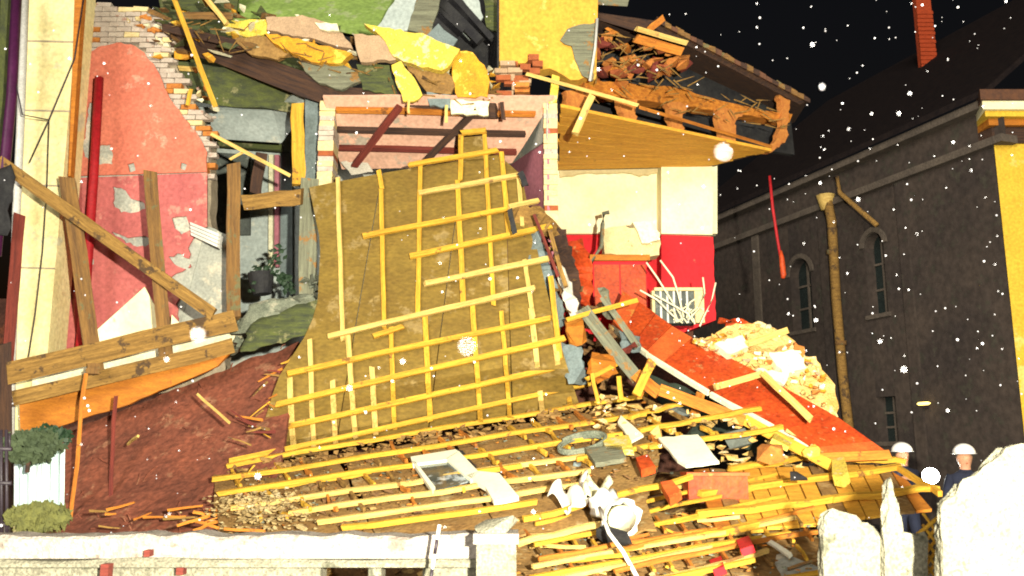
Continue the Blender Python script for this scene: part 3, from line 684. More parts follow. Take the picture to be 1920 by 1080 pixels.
# pipes and cables at the edge
tube('drainpipe', [P(32, -20, 11.6), P(22, 180, 11.5), P(6, 340, 11.4), P(-8, 480, 11.4)], .07, 'pipe_purple', label='dark purple drainpipe at the left picture edge', cat='pipe')
tube('drainpipe', [P(48, -20, 11.9), P(38, 250, 11.9), P(30, 420, 11.9), P(22, 700, 11.9), P(16, 1000, 11.9)], .055, 'metal_pale', label='pale drainpipe between the cream pillar and the purple pipe', cat='pipe')
pbar('timber_post', (12, -10, 12.4), (2, 420, 12.4), 20, 'timber_moss', label='mossy green strip of wall timber at the left edge', cat='timber')
pbar('timber_post', (36, 400, 11.5), (14, 690, 11.5), 20, 'timber_red', label='reddish brown post at the left edge below the plank end', cat='timber', seg=5)
pbar('timber_post', (8, 640, 11.3), (10, 990, 11.2), 22, 'timber_dark', label='dark post at the left edge beside the floor beams', cat='timber')
tube('cable', [P(92, 225, 12.0), P(88, 350, 12.0), P(80, 470, 12.0), P(66, 590, 12.0), P(50, 690, 12.0)], .008, 'metal_dark', label='thin dark cable hanging down the cream pillar', cat='cable')
tube('cable', [P(158, -10, 11.9), P(140, 110, 11.9), P(92, 225, 11.95), P(55, 305, 11.9)], .010, 'metal_dark', label='dark cable slanting across the top of the cream pillar', cat='cable')
tube('cable', [P(22, 120, 11.5), P(42, 215, 11.5), P(92, 225, 11.95)], .010, 'metal_dark', label='short cable looping from the purple pipe to the pillar', cat='cable')
# white heater hanging off the wall
ht = thing('wall_heater', 'white slatted heater torn loose beside the pink wall', 'heater', P(380, 470, 12.7))
hp = plane((356, 416, 12.8), (408, 438, 12.6), (404, 462, 12.6))
for j in range(4):
    a, b = j / 4, (j + .8) / 4
    q = lambda t: ((356 + 2 * t, 416 + 26 * t), (410 - 3 * t, 438 + 27 * t))
    (x0, y0), (x1, y1) = q(a); (x2, y2), (x3, y3) = q(b)
    slab('slat', [hp(x0, y0), hp(x1, y1), hp(x3, y3), hp(x2, y2)], .05, 'white_plastic', ht)
slab('backing', [hp(358, 417, -.06), hp(410, 440, -.06), hp(406, 464, -.06), hp(359, 440, -.06)], .04, 'metal_pale', ht)

# ------------------------------------------------------------------ house plant
hpX = thing('house_plant', 'dark leafy house plant in a black pot in the grey room', 'plant', P(500, 560, 12.6))
vs, fs = tube_geo([P(492, 552, 12.6), P(490, 530, 12.6), P(489, 512, 12.6)], [.13, .17, .19], 14); mk('pot', vs, fs, 'charcoal', hpX)
bm_stem = Bag(); base = P(495, 515, 12.6)
for i in range(9):
    tip = P(rnd(470, 556), rnd(462, 545), 12.6 + rnd(-.3, .3)); mid = base.lerp(tip, .5) + Vector((0, 0, .08))
    bm_stem.add(tube_geo([base, mid, tip], [.012, .009, .005], 5))
    for k in range(8):
        t = rnd(.35, 1.05); c = base.lerp(mid, t * 2) if t < .5 else mid.lerp(tip, t * 2 - 1)
        c = c + Vector((rnd(-.07, .07), rnd(-.1, .1), rnd(-.06, .06)))
        L_ = rnd(.07, .13); a = rnd(0, 6.28); d = Vector((math.cos(a), rnd(-.6, .2), math.sin(a) * .8)).normalized()
        sd = d.cross(Vector((rnd(-.4, .4), -1, rnd(-.2, .5)))).normalized() * L_ * .36
        mk('leaf', [c, c + d * L_ * .4 + sd, c + d * L_, c + d * L_ * .4 - sd, c + d * L_ * .45 + Vector((0, -.015, .012))], [(0, 1, 4), (1, 2, 4), (2, 3, 4), (3, 0, 4)], 'leaf', hpX)
bm_stem.build('stem', 'leaf', hpX)
# grey plaster rubble lying on the sagging floor beside the plant
sag = Bag()
for i in range(150):
    x = rnd(440, 606); t = (x - 440) / 166
    y = rnd(600 - 60 * t, 664 - 70 * t) if x < 575 else rnd(520, 620)
    sag.add(chunk_geo(P(x, y, rnd(11.9, 12.5)), (rnd(.06, .3), rnd(.1, .3), rnd(.04, .16)), 10))
sag.build('plaster_rubble', 'rubble_grey', label='grey green plaster rubble heaped on the floor edge below the plant', cat='rubble', kind='stuff')
sheet('torn_paper', bilin(P(470, 570, 12.0), P(590, 545, 12.0), P(590, 590, 11.9), P(440, 625, 11.8)), 14, 6, .02, 'rubble_grey', amp=.06, freq=5, label='crumpled pale sheet lying below the house plant', cat='sheet')
sheet('torn_sheet', bilin(P(470, 606, 11.7), P(600, 560, 11.7), P(586, 628, 11.6), P(450, 660, 11.5)), 14, 6, .02, 'timber_moss', amp=.07, freq=6, label='torn grey green sheet draped over the beam end', cat='sheet')

# ------------------------------------------------------------------ hanging ceiling panel with yellow battens
UP = plane((600, 330, 12.3), (960, 300, 12.3), (800, 800, 11.1))
LOW = plane((430, 885, 10.6), (1200, 745, 11.6), (900, 1000, 8.2))
def UPc(px, py, off=0):                       # slight sag, further out at the bottom
    p = UP(px, py, off + .03 * math.sin((py - 300) / 560 * 3.1) + .015 * math.sin(px / 90)); return p
def UPb(px, py, off=0):                       # the same surface where it curls forward onto the flattened part
    v = (py - 330) / (872 - (px - 470) * .19 - 330); k_ = max(0, min(1, (v - .78) / .22)); k_ = k_ * k_
    return UPc(px, py, off).lerp(LOW(px, py, off), k_)
hpn = thing('fallen_ceiling', 'brown ceiling panel with a yellow batten grid hanging on edge', 'ceiling panel', UP(780, 850))
def strip(name, xs, top, bot, par):            # one plywood sheet between two columns, curved
    x0, x1 = xs
    nu, nv = 5, 16; fr = []
    for j in range(nv + 1):
        for i in range(nu + 1):
            u, v = i / nu, j / nv
            lx, rx = x0(v) if callable(x0) else x0[0] + (x0[1] - x0[0]) * v, x1[0] + (x1[1] - x1[0]) * v
            x = lx + (rx - lx) * u; y = top(x) + (bot(x) - top(x)) * v
            k_ = max(0, min(1, (v - .78) / .22)); k_ = k_ * k_
            fr.append(UPc(x, y).lerp(LOW(x, y, .0), k_))
    N = len(fr); bk = [p - UP.n * .018 for p in fr]; fs = []
    for j in range(nv):
        for i in range(nu):
            a = j * (nu + 1) + i; q = (a, a + 1, a + nu + 2, a + nu + 1); fs += [q, tuple(k + N for k in q[::-1])]
    edge = list(range(nu)) + [nu + j * (nu + 1) for j in range(nv)] + [nv * (nu + 1) + i for i in range(nu, 0, -1)] + [j * (nu + 1) for j in range(nv, 0, -1)]
    for a, b in zip(edge, edge[1:] + edge[:1]): fs.append((a, b, b + N, a + N))
    mk(name, fr + bk, fs, 'plywood', par, smooth=False)
top = lambda x: 352 - (x - 580) * .175 if x < 945 else 288 + (x - 945) * 2.6
bot = lambda x: 872 - (x - 470) * .19
def ledge(v):
    K = ((0, 580), (.22, 602), (.46, 596), (.55, 576), (.7, 520), (1, 470))
    for (a, b), (c, d) in zip(K, K[1:]):
        if v <= c: return b + (d - b) * (v - a) / (c - a)
strip('plywood_sheet', (ledge, (716, 628)), lambda x: 352 - (x - 580) * .19, bot, hpn)
strip('plywood_sheet', ((717.5, 630), (868, 802)), lambda x: 326 - (x - 717) * .17, bot, hpn)
strip('plywood_sheet', ((869.5, 804), (946, 960)), lambda x: 298 - (x - 869) * .14, bot, hpn)
strip('plywood_sheet', ((947, 962), (978, 1085)), lambda x: 300 + max(0, x - 947) * .9, bot, hpn)
pxslab('upper_sheet', [(862, 262), (912, 258), (918, 300), (866, 304)], lambda x, y: UP(x, y, .05), .02, 'plywood', hpn)
def batten(a, b, par=hpn, m='pine', wpx=11, off=.035, f=UPb, jag=.7):
    p, q = f(*a, off), f(*b, off); D = (p.y + q.y) / 2
    o = bar('batten', p, q, wpx * D / FPX, .045, m, par, n=f.n if hasattr(f, 'n') else UP.n, seg=8, wob=.003, jag=jag, taper=rnd(-.05, .1), ctr=lambda t: f(a[0] + (b[0] - a[0]) * t, a[1] + (b[1] - a[1]) * t, off)); return o
for a, b in (((635, 338), (646, 645)), ((655, 632), (668, 832)), ((711, 322), (718, 362)), ((716, 360), (723, 625)), ((735, 615), (741, 812)), ((789, 312), (785, 600)), ((798, 596), (808, 800)),
             ((865, 252), (864, 345)), ((858, 340), (870, 582)), ((886, 572), (902, 800)), ((909, 254), (926, 580)), ((940, 585), (957, 792)), ((940, 288), (955, 455)), ((983, 490), (1000, 600)), ((995, 582), (1018, 782)),
             ((972, 332), (980, 430)), ((1032, 520), (1050, 680)), ((1056, 690), (1070, 770)), ((584, 640), (590, 850)), ((505, 800), (512, 868)), ((546, 712), (552, 860)), ((626, 716), (631, 846)), ((700, 690), (706, 826)), ((1040, 640), (1052, 745))):
    batten(a, b, wpx=rnd(8, 10.5), off=.048, m=random.choice(['pine', 'pine', 'pine_pale']))
for a, b in (((862, 256), (914, 250)), ((764, 318), (936, 287)), ((784, 371), (976, 334)), ((683, 452), (956, 398)), ((950, 396), (1012, 382)), ((768, 490), (1036, 430)), ((794, 541), (1038, 490)), ((616, 640), (1006, 546)),
             ((540, 708), (1036, 602)), ((518, 766), (1062, 640)), ((470, 824), (1062, 692)), ((428, 880), (1110, 728)), ((700, 640), (760, 620))):
    batten(a, b, wpx=rnd(9, 11), off=.09, m=random.choice(['pine', 'pine', 'pine', 'pine_pale']))

# ------------------------------------------------------------------ flattened ceiling lying on the heap
def LOWc(px, py, off=0): return LOW(px, py, off + .05 * noise.noise(Vector((px / 90, py / 60, 3))))
lpn = thing('flattened_ceiling', 'collapsed ceiling with long yellow rails lying across the rubble', 'ceiling panel', LOW(850, 960))
for i, (q0, q1) in enumerate((((400, 884), (640, 846)), ((644, 845), (850, 812)), ((854, 811), (1060, 776)), ((1064, 775), (1260, 740)))):
    x0, y0 = q0; x1, y1 = q1
    bx = [(x0 + (0 if i == 0 else -10), y0), (x1 - 10, y1), (x1 + 70 + 20 * i, 1010 - i * 8), (x0 + 70 + 20 * i - (60 if i == 0 else 20), 1012 - i * 8)]
    if i == 3: bx = [(1054, 775), (1200, 750), (1236, 850), (1210, 930), (1230, 985), (1110, 1000)]
    pts = rough(bx, 22, 5)
    pxslab('plywood_sheet', pts, lambda x, y: LOW(x, y, -.04), .02, 'plywood_rough', lpn)
def rail(a, b, wpx=9, m=None, off=.05): 
    p, q = LOWc(*a, off), LOWc(*b, off); D = (p.y + q.y) / 2
    bar('batten', p, q, wpx * D / FPX, .05, m or random.choice(['pine', 'pine', 'pine_pale']), lpn, n=LOW.n, seg=6, wob=.014, jag=.6, bend=rnd(-.03, .03))
for a, b in (((424, 882), (1216, 746)), ((398, 914), (1214, 783)), ((408, 938), (1170, 822)), ((432, 962), (1100, 860)), ((540, 972), (1110, 890)), ((596, 989), (1100, 918)), ((640, 1003), (1010, 952)), ((980, 986), (1300, 900)), ((970, 1030), (1180, 985)),
             ((1180, 792), (1290, 764)), ((1196, 818), (1430, 772)), ((1216, 848), (1470, 806)), ((1080, 868), (1235, 842)), ((470, 926), (700, 892)), ((820, 905), (980, 882))):
    rail(a, b, rnd(6.5, 8))
for k in range(19):
    x = 432 + 43 * k; y = 888 - (x - 430) * .176; dx, dy = 62 + 5 * k, 112 - abs(k - 6) * 3
    for h in range(3):
        t0, t1 = h / 3 + rnd(0, .05), (h + 1) / 3 - rnd(0, .06)
        if random.random() < .82: rail((x + dx * t0, y + dy * t0), (x + dx * t1, y + dy * t1), rnd(4.5, 6), random.choice(['pine_orange', 'pine', 'pine', 'timber_ochre']), .03)
FT = plane((970, 1070, 7.3), (1560, 985, 8.5), (1250, 960, 8.9))
fpn = thing('front_lattice', 'dense lattice of thin yellow battens sunk in rubble at the bottom', 'ceiling panel', FT(1250, 1060))
for i, bx in enumerate(([(962, 985), (1130, 968), (1200, 1100), (955, 1100)], [(1134, 968), (1290, 945), (1390, 1100), (1206, 1100)], [(1294, 945), (1540, 990), (1545, 1100), (1396, 1100)])):
    pxslab('plywood_sheet', rough(bx, 20, 5), lambda x, y: FT(x, y, -.07 + .05 * noise.noise(Vector((x / 60, y / 40, 1)))), .02, 'plywood_rough', fpn)
for i in range(15):
    x0, y0 = 960 + rnd(0, 60) + (150 if i % 3 == 2 else 0), 985 + i * 13; L_ = rnd(260, 560); sl_ = rnd(.17, .23)
    x1 = min(x0 + L_, 1545); p, q = FT(x0, y0, .03 + rnd(0, .06)), FT(x1, y0 - (x1 - x0) * sl_, .03 + rnd(0, .06))
    bar('batten', p, q, rnd(.024, .036), .035, random.choice(['pine', 'pine', 'pine_orange', 'pine_pale']), fpn, n=FT.n, seg=5, wob=.01, bend=rnd(-.04, .04))
for k in range(16):
    x = 975 + 36 * k; y = 985 - (x - 975) * .06
    for h in range(3):
        t0, t1 = h / 3 + rnd(0, .05), (h + 1) / 3 - rnd(0, .06)
        if random.random() < .8 and x + 75 * t1 < 1540: bar('batten', FT(x + 75 * t0, y + 100 * t0, .01), FT(x + 75 * t1, y + 100 * t1, .01), rnd(.02, .03), .03, random.choice(['pine_orange', 'timber_ochre', 'pine']), fpn, n=FT.n, seg=2, wob=.006)
# ------------------------------------------------------------------ boarded panel at right
RT = plane((1310, 934, 9.2), (1660, 866, 10.6), (1755, 936, 9.2))
rpn = thing('boarded_panel', 'fallen panel of short brown boards under yellow rails at the right', 'boarded panel', RT(1530, 970))
for i in range(13):
    x = 1300 + 31 * i
    def cl(xx, yy):
        lim = 866 if xx < 1640 else 866 + (xx - 1640) * .55
        return (xx, max(yy, lim))
    yb = 1000 - (x - 1300) * .12
    pts = [cl(x, 880 - i), cl(x + 29, 880 - i), (min(x + 29 + 46, 1758), yb - 2), (min(x + 46, 1755), yb)]
    if pts[2][0] - pts[3][0] < 3: continue
    slab('board', [RT(*p, rnd(-.012, .012)) for p in pts], .03, random.choice(['plywood_rough', 'soffit_wood', 'board_orange', 'soffit_wood']), rpn)
for a, b, wd in (((1366, 886), (1572, 858), 11), ((1308, 936), (1690, 884), 12), ((1302, 976), (1562, 944), 12), ((1556, 946), (1762, 922), 12), ((1302, 1016), (1424, 994), 11), ((1590, 868), (1700, 872), 9), ((1680, 884), (1764, 936), 8)):
    p, q = RT(*a, .05), RT(*b, .05); bar('batten', p, q, wd * 9.5 / FPX, .06, 'pine', rpn, n=RT.n, seg=5, wob=.012)

# ------------------------------------------------------------------ red painted floor sliding down
RS = plane((1160, 555, 13.2), (1660, 848, 10.2), (1330, 740, 11.2))
rfl = thing('red_floor', 'red painted boarded floor sliding down beside the cream rubble', 'floor', RS(1540, 850))
upE = [(1168, 546), (1268, 616), (1400, 688), (1568, 780), (1664, 848)]; loE = [(1146, 612), (1215, 664), (1330, 736), (1450, 800), (1546, 858)]
def along(E, t):
    k = min(int(t * (len(E) - 1)), len(E) - 2); f = t * (len(E) - 1) - k
    return (E[k][0] + (E[k + 1][0] - E[k][0]) * f, E[k][1] + (E[k + 1][1] - E[k][1]) * f)
NBD = 13
for i in range(NBD):
    t0, t1 = i / NBD, (i + .975) / NBD
    pts = [along(upE, t0), along(upE, t1), along(loE, t1), along(loE, t0)]
    o_ = rnd(-.015, .015) if i < 8 else 0
    slab('board', [RS(*p, o_) for p in pts], .04, 'red_paint_worn' if i in (0, 3, 12) else 'red_paint', rfl)
for k in range(4): bar('nosing', RS(*loE[k], -.02), RS(*loE[k + 1], -.02), .045, .07, 'cream_white', rfl, n=RS.n, seg=3)
bar('end_beam', RS(1520, 858), RS(1668, 852), .11, .16, 'pine_orange', rfl, n=(0, -1, 0))
for a, b in (((1432, 772), (1405, 825)), ((1315, 728), (1298, 786)), ((1222, 668), (1196, 742)), ((1512, 838), (1508, 862))):
    bar('strut', RS(*a, -.08), P(*b, 10.9), .11, .08, 'pine_orange', rfl, n=(0, -1, .2))
# things lying on the red floor
pbar('batten', (1338, 726, 10.75), (1432, 700, 11.0), 12, 'pine_pale', label='pale batten lying across the red floor, left of two', cat='batten')
pbar('batten', (1428, 698, 10.9), (1524, 788, 10.3), 13, 'pine_pale', label='pale batten lying along the red floor, right of two', cat='batten')

# ------------------------------------------------------------------ cream rubble above the red floor
ch_ = thing('rubble_bank', 'bank of broken cream plaster behind the red floor', 'rubble', P(1450, 760, 12.2))
pxslab('plaster_face', rough([(1312, 640), (1380, 606), (1430, 604), (1468, 622), (1502, 652), (1510, 668), (1530, 668), (1548, 700), (1566, 722), (1572, 782), (1480, 736), (1400, 690)], 9, 3), lambda x, y: P(x, y, 12.1 - (y - 600) * .004), .5, 'rubble_yellow', ch_)
for i in range(190):
    x = 1306 + 240 * rnd(0, 1) ** 1.5; y0_ = max(608, 640 - (x - 1312) * .4) if x < 1440 else 612 + (x - 1440) * .9; y = y0_ + (640 + (x - 1312) * .52 - y0_) * rnd(0, 1) ** (1 if x < 1440 else 2.5)
    chunk('plaster_lump', P(x, y, 12.05 - (y - 600) * .0045), (rnd(.03, .13) * random.choice([1, 1, 2]), rnd(.05, .16), rnd(.03, .10)), random.choice(['rubble_yellow', 'rubble_yellow', 'insulation_orange', 'tan_slab', 'cream_white', 'rubble_yellow', 'brick_orange']), ch_)
for poly, m_ in (([(1400, 626), (1446, 614), (1486, 640), (1452, 656), (1410, 648)], 'rubble_yellow'), ([(1440, 660), (1500, 656), (1512, 690), (1468, 700)], 'cream'), ([(1340, 644), (1392, 628), (1404, 650), (1366, 664)], 'cream_white'), ([(1490, 640), (1508, 650), (1506, 684), (1490, 676)], 'brick_orange'), ([(1420, 690), (1480, 700), (1470, 722)], 'cream_white')):
    pxslab('plaster_slab', rough(poly, 9, 2.5), lambda x, y: P(x, y, 11.95 - (y - 600) * .0045), .12, m_, ch_)
for (x, y, m_) in ((1385, 604, 'red_paint'), (1372, 612, 'red_paint'), (1398, 612, 'brick_orange'), (1360, 606, 'red_paint')):
    chunk('brick_lump', P(x, y, 12.2), (.22, .2, .16), m_, ch_)
pbar('splinter', (1400, 645, 11.7), (1478, 618, 11.8), 12, 'pine_pale', ch_)

# ------------------------------------------------------------------ wreckage in the red room
sb = thing('red_cabinet', 'red cabinet with orange top in the red and cream room', 'cabinet', P(1160, 560, 14.2))
c0 = P(1112, 542, 14.0); c1 = P(1212, 490, 14.0)
cb = box('carcass', (c0.x, 14.0, c0.z - .35), (c1.x, 14.6, c1.z), 'red_dado', sb)
box('door', (c0.x + .02, 13.975, c0.z - .3), ((c0.x + c1.x) / 2 - .01, 13.997, c1.z - .06), 'red_paint', sb)
box('door', ((c0.x + c1.x) / 2 + .01, 13.975, c0.z - .3), (c1.x - .02, 13.997, c1.z - .06), 'red_paint', sb)
box('top', (c0.x - .05, 13.94, c1.z + .003), (c1.x + .05, 14.65, c1.z + .10), 'board_orange', sb)
for (poly, D, m_, lab) in (([(1132, 430), (1160, 424), (1202, 428), (1238, 436), (1236, 478), (1200, 482), (1134, 476)], 14.3, 'brick_cream', 'crumbled plaster block resting on the red cabinet'),
                            ([(1186, 416), (1232, 412), (1236, 450), (1204, 456), (1196, 434)], 14.2, 'cream_white', 'pale block perched on the crumbled plaster block')):
    pxslab('plaster_block', rough(poly, 9, 2.5), D, .35, m_, label=lab, cat='rubble')
tube('bent_rod', [P(1142, 398, 14.1), P(1132, 400, 14.1), P(1130, 420, 14.05), P(1127, 462, 14.0), P(1104, 500, 13.9)], .035, 'timber_grey', label='bent grey rod leaning against the crumbled block', cat='rod')
mb = thing('wire_basket', 'grey metal box with tangled white wires above the red floor', 'box', P(1275, 605, 13.2))
b0, b1 = P(1228, 606, 13.2), P(1318, 546, 13.2)
box('box', (b0.x, 13.2, b0.z), (b1.x - .12, 13.5, b1.z), 'plaster_dim', mb)
for (lo, hi) in (((b0.x, b1.z), (b1.x, b1.z + .05)), ((b1.x - .14, b0.z), (b1.x, b1.z)), ((b0.x - .04, b0.z), (b0.x, b1.z))):
    box('rim', (lo[0], 13.15, lo[1] + .002), (hi[0], 13.3, hi[1] - .002), 'brick_cream', mb)
for i in range(5): box('rib', (b0.x + .08 + i * .1, 13.17, b0.z), (b0.x + .11 + i * .1, 13.197, b1.z - .004), 'metal_pale', mb)
wires = [[(1212, 492), (1232, 520), (1252, 552), (1276, 590)], [(1238, 488), (1262, 520), (1272, 552), (1282, 594)], [(1200, 544), (1232, 562), (1262, 592), (1280, 606)], [(1226, 552), (1262, 572), (1290, 588), (1300, 604)],
         [(1318, 520), (1322, 550), (1310, 580), (1290, 600)], [(1342, 530), (1336, 560), (1322, 590), (1312, 612)]]
for i, wv in enumerate(wires):
    tube('wire', [P(x, y, 13.1 - .03 * i) for x, y in wv], .014, 'cream_white', label='long white wire ' + ['arching left over the red dado', 'arching highest above the grey box', 'reaching left past the red cabinet foot', 'lying across the grey box', 'curving down the red pilaster', 'nearest the broken right edge of the red room'][i], cat='wire', group='white wires tangled above the red floor')
wt = Bag()
for i in range(14):
    a = P(rnd(1268, 1300), rnd(580, 606), 13.05); b = a + Vector((rnd(-.2, .2), rnd(-.1, .05), rnd(-.08, .2)))
    wt.add(tube_geo([a, a.lerp(b, .5) + Vector((0, 0, .05)), b], .012, 6))
wt.build('wire_tangle', 'cream_white', label='tangle of short white wire ends curled on the grey box', cat='wire')

# ------------------------------------------------------------------ torn wreckage between the hanging panel and the red room
WR = 'torn pieces beside the hanging panel'
for nm, poly, D, m_, lab in (
    ('torn_sheet', [(984, 442), (1012, 432), (1040, 520), (1062, 600), (1034, 642), (1000, 560)], 11.85, 'slate', 'grey torn sheet behind the right battens of the hanging panel'),
    ('splintered_board', [(958, 388), (1012, 386), (1036, 410), (1052, 442), (1000, 444), (964, 434)], 11.9, 'timber_ochre', 'brown splintered board at the top right of the hanging panel'),
    ('torn_sheet', [(1034, 418), (1062, 430), (1086, 520), (1092, 584), (1066, 562), (1050, 500)], 11.95, 'timber_dark', 'dark torn strip left of the red wall piece'),
    ('wall_fragment', [(1066, 452), (1092, 446), (1112, 500), (1108, 576), (1082, 566)], 12.3, 'red_paint', 'upright red wall fragment above the wreckage'),
    ('torn_sheet', [(1040, 500), (1052, 498), (1080, 560), (1086, 600), (1070, 596)], 11.8, 'cloth_white', 'pale twisted strip beside the dark torn strip'),
    ('splintered_board', [(1060, 600), (1096, 590), (1100, 640), (1070, 660)], 11.6, 'board_orange', 'orange board end right of the grey torn sheet'),
    ('splintered_board', [(1110, 660), (1150, 668), (1160, 700), (1120, 720), (1100, 700)], 11.2, 'board_orange', 'small orange board under the diagonal beam'),
    ('torn_sheet', [(1050, 640), (1090, 650), (1100, 720), (1066, 720)], 11.4, 'slate', 'grey torn scrap near the foot of the hanging panel'),
    ('torn_sheet', [(1160, 620), (1200, 632), (1200, 660), (1170, 664)], 11.6, 'slate', 'slate coloured scrap left of the red floor edge'),
    ('splintered_board', [(1120, 540), (1140, 545), (1150, 600), (1130, 590)], 11.9, 'timber_grey', 'grey splintered board below the red wall fragment'),
    ('splintered_board', [(1096, 690), (1190, 640), (1196, 650), (1110, 716)], 11.3, 'timber_red', 'dark red splintered board crossing under the diagonal beam')):
    pxslab(nm, rough(poly, 9, 4), lambda x, y, D=D: P(x, y, D + .15 * math.sin(x * .11) * math.cos(y * .07)), .03, m_, label=lab, cat='debris', group=WR)
for (a, b, wd, m_, lab) in (
    ((1092, 578, 11.6), (1196, 712, 11.0), 24, 'timber_grey', 'thick weathered diagonal beam left of the red floor'),
    ((1190, 700, 11.0), (1240, 742, 10.8), 24, 'pine_orange', 'orange end of the diagonal beam'),
    ((1236, 730, 10.8), (1400, 790, 10.5), 22, 'pine_orange', 'long orange beam running below the red floor'),
    ((1396, 786, 10.5), (1566, 876, 10.0), 20, 'pine', 'yellow beam below the lower end of the red floor'),
    ((1130, 556, 11.8), (1196, 652, 11.4), 12, 'timber_grey', 'thin grey strut above the diagonal beam'),
    ((1224, 676, 10.7), (1192, 742, 10.6), 16, 'pine', 'short yellow strut crossing the diagonal beam end'),
    ((1098, 712, 11.0), (1166, 678, 11.2), 8, 'pine', 'thin yellow lath under the diagonal beam'),
    ((1060, 600, 11.4), (1196, 562, 11.7), 9, 'pine', 'yellow lath running from the panel to the red wall fragment'),
    ((1030, 430, 11.6), (1062, 540, 11.6), 8, 'timber_ochre', 'brown lath beside the dark torn strip'),
    ((1000, 400, 11.6), (1048, 520, 11.5), 6, 'timber_red', 'thin reddish splinter beside the splintered brown board'),
    ((955, 390, 11.5), (966, 440, 11.5), 10, 'charcoal', 'short black splinter on the top right battens'),
    ((976, 322, 11.9), (986, 350, 11.9), 12, 'charcoal', 'black stub at the end of an upper batten'),
    ((1110, 700, 10.9), (1122, 760, 10.8), 7, 'pine', 'upright yellow lath under the diagonal beam'),
    ((1160, 706, 10.8), (1166, 754, 10.7), 9, 'pine', 'short yellow upright lath at the panel corner')):
    pbar('wreck_timber', a, b, wd, m_, label=lab, cat='timber', group='broken timbers in the middle of the wreck')
wr = Bag()
for i in range(170):
    t = rnd(0, 1); x = 1000 + 160 * t + rnd(-40, 40); y = 440 + 270 * t + rnd(-30, 40)
    wr.add(chunk_geo(P(x, y, rnd(11.9, 12.6)), (rnd(.05, .28), rnd(.05, .2), rnd(.04, .2)), 9))
wr.build('splinter_rubble', 'rubble_mix', label='tangled brown splinters and rubble beside the hanging panel', cat='rubble', kind='stuff')
pxslab('gap_shade_sheet', rough([(1190, 690), (1330, 748), (1470, 812), (1520, 850), (1420, 850), (1260, 780)], 16, 4), 11.9, .05, 'dark_green', label='dark green sheet added as the shade in the gap under the red floor', cat='board')  # dark sheet stands in for the shade under the sliding floor

cl_ = thing('collapsed_lining', 'reddish brown fibrous slope of collapsed lining under the floor beams', 'collapsed lining', P(300, 990, 10.2))
clf = bilin(P(110, 815, 12.0), P(560, 640, 12.2), P(500, 985, 9.6), P(105, 1010, 10.0))
sheet('lining', lambda u, v: clf(u, v) + Vector((0, 0, -.25 * math.sin(v * 3.1) + .05 * noise.noise(Vector((u * 7, v * 5, 1))))), 90, 70, .05, 'lining', cl_, amp=.014, freq=9, smooth=False)
fb = Bag()
for i in range(60):
    u, v = rnd(0, 1), rnd(0, 1); p = clf(u, v) + Vector((0, -.06, -.25 * math.sin(v * 3.1) + .05 + rnd(-.05, .08)))
    q = p + Vector((rnd(-.16, .16), rnd(-.08, .04), rnd(-.20, .10)))
    fb.add(tube_geo([p, p.lerp(q, .5) + Vector((rnd(-.02, .02), 0, rnd(-.02, .03))), q], [.009, .008, .003], 4))
fb.build('fibres', 'lining', cl_, kind='stuff')
for a, b, wd in (((370, 740), (430, 792), 5), ((240, 832), (258, 818), 4)):
    pa, pb = P(*a, 10.9), P(*b, 10.4); bar('lath', pa, pb, wd * 10.7 / FPX, .03, 'pine_orange' if wd > 6 else 'pine_pale', cl_, seg=4)
random.seed(33)
for i in range(22):
    t = rnd(0, 1); x, y = 560 - 80 * t + rnd(-40, 14), 650 + 250 * t + rnd(-20, 20); D = 11.7 - 1.7 * t
    a = rnd(-.6, .9); L_ = rnd(18, 60); bar('splinter', P(x, y, D), P(x - L_ * math.cos(a), y + L_ * math.sin(a), D + rnd(-.15, .1)), rnd(.015, .04), .02, random.choice(['pine_orange', 'timber_ochre', 'timber_red', 'pine']), cl_, seg=2, taper=.5)
for i in range(16):
    x, y = rnd(140, 520), rnd(955, 995); D = 9.9; a = rnd(-.7, .7); L_ = rnd(20, 70)
    bar('splinter', P(x, y, D - .4), P(x + L_ * math.cos(a), y + L_ * math.sin(a) * .5, D - .4), rnd(.015, .035), .02, random.choice(['pine_orange', 'timber_ochre', 'pine_orange']), cl_, seg=2, taper=.4)
# ------------------------------------------------------------------ rubble heap
def heap_h(x, y):
    h = 1.05 * max(0, min(1, (y - 6.2) / 2.2)) 
    h += .35 * max(0, min(1, (y - 9) / 3)) + .3 * max(0, min(1, (x - 0) / 2.5)) * max(0, min(1, (y - 9.5) / 2.5))
    h *= max(0, min(1, (4.6 - x) / 1.2)) * max(0, min(1, (x + 7.5) / 1.5))
    if x < -2.2: h *= .72
    return h * .78 + .16 * noise.noise(Vector((x * 1.3, y * 1.3, 0))) + .07 * noise.noise(Vector((x * 4, y * 4, 5))) - .08
nx, ny = 110, 80; vs = []; fs = []
for j in range(ny + 1):
    for i in range(nx + 1):
        x = -8 + 13 * i / nx; y = 5.4 + 10 * j / ny; vs.append(Vector((x, y, max(-.12, heap_h(x, y)))))
for j in range(ny):
    for i in range(nx):
        a = j * (nx + 1) + i; fs.append((a, a + 1, a + nx + 2, a + nx + 1))
mk('rubble_heap', vs, fs, 'rubble_mix', label='heap of brown rubble under the fallen ceilings', cat='rubble', kind='stuff')
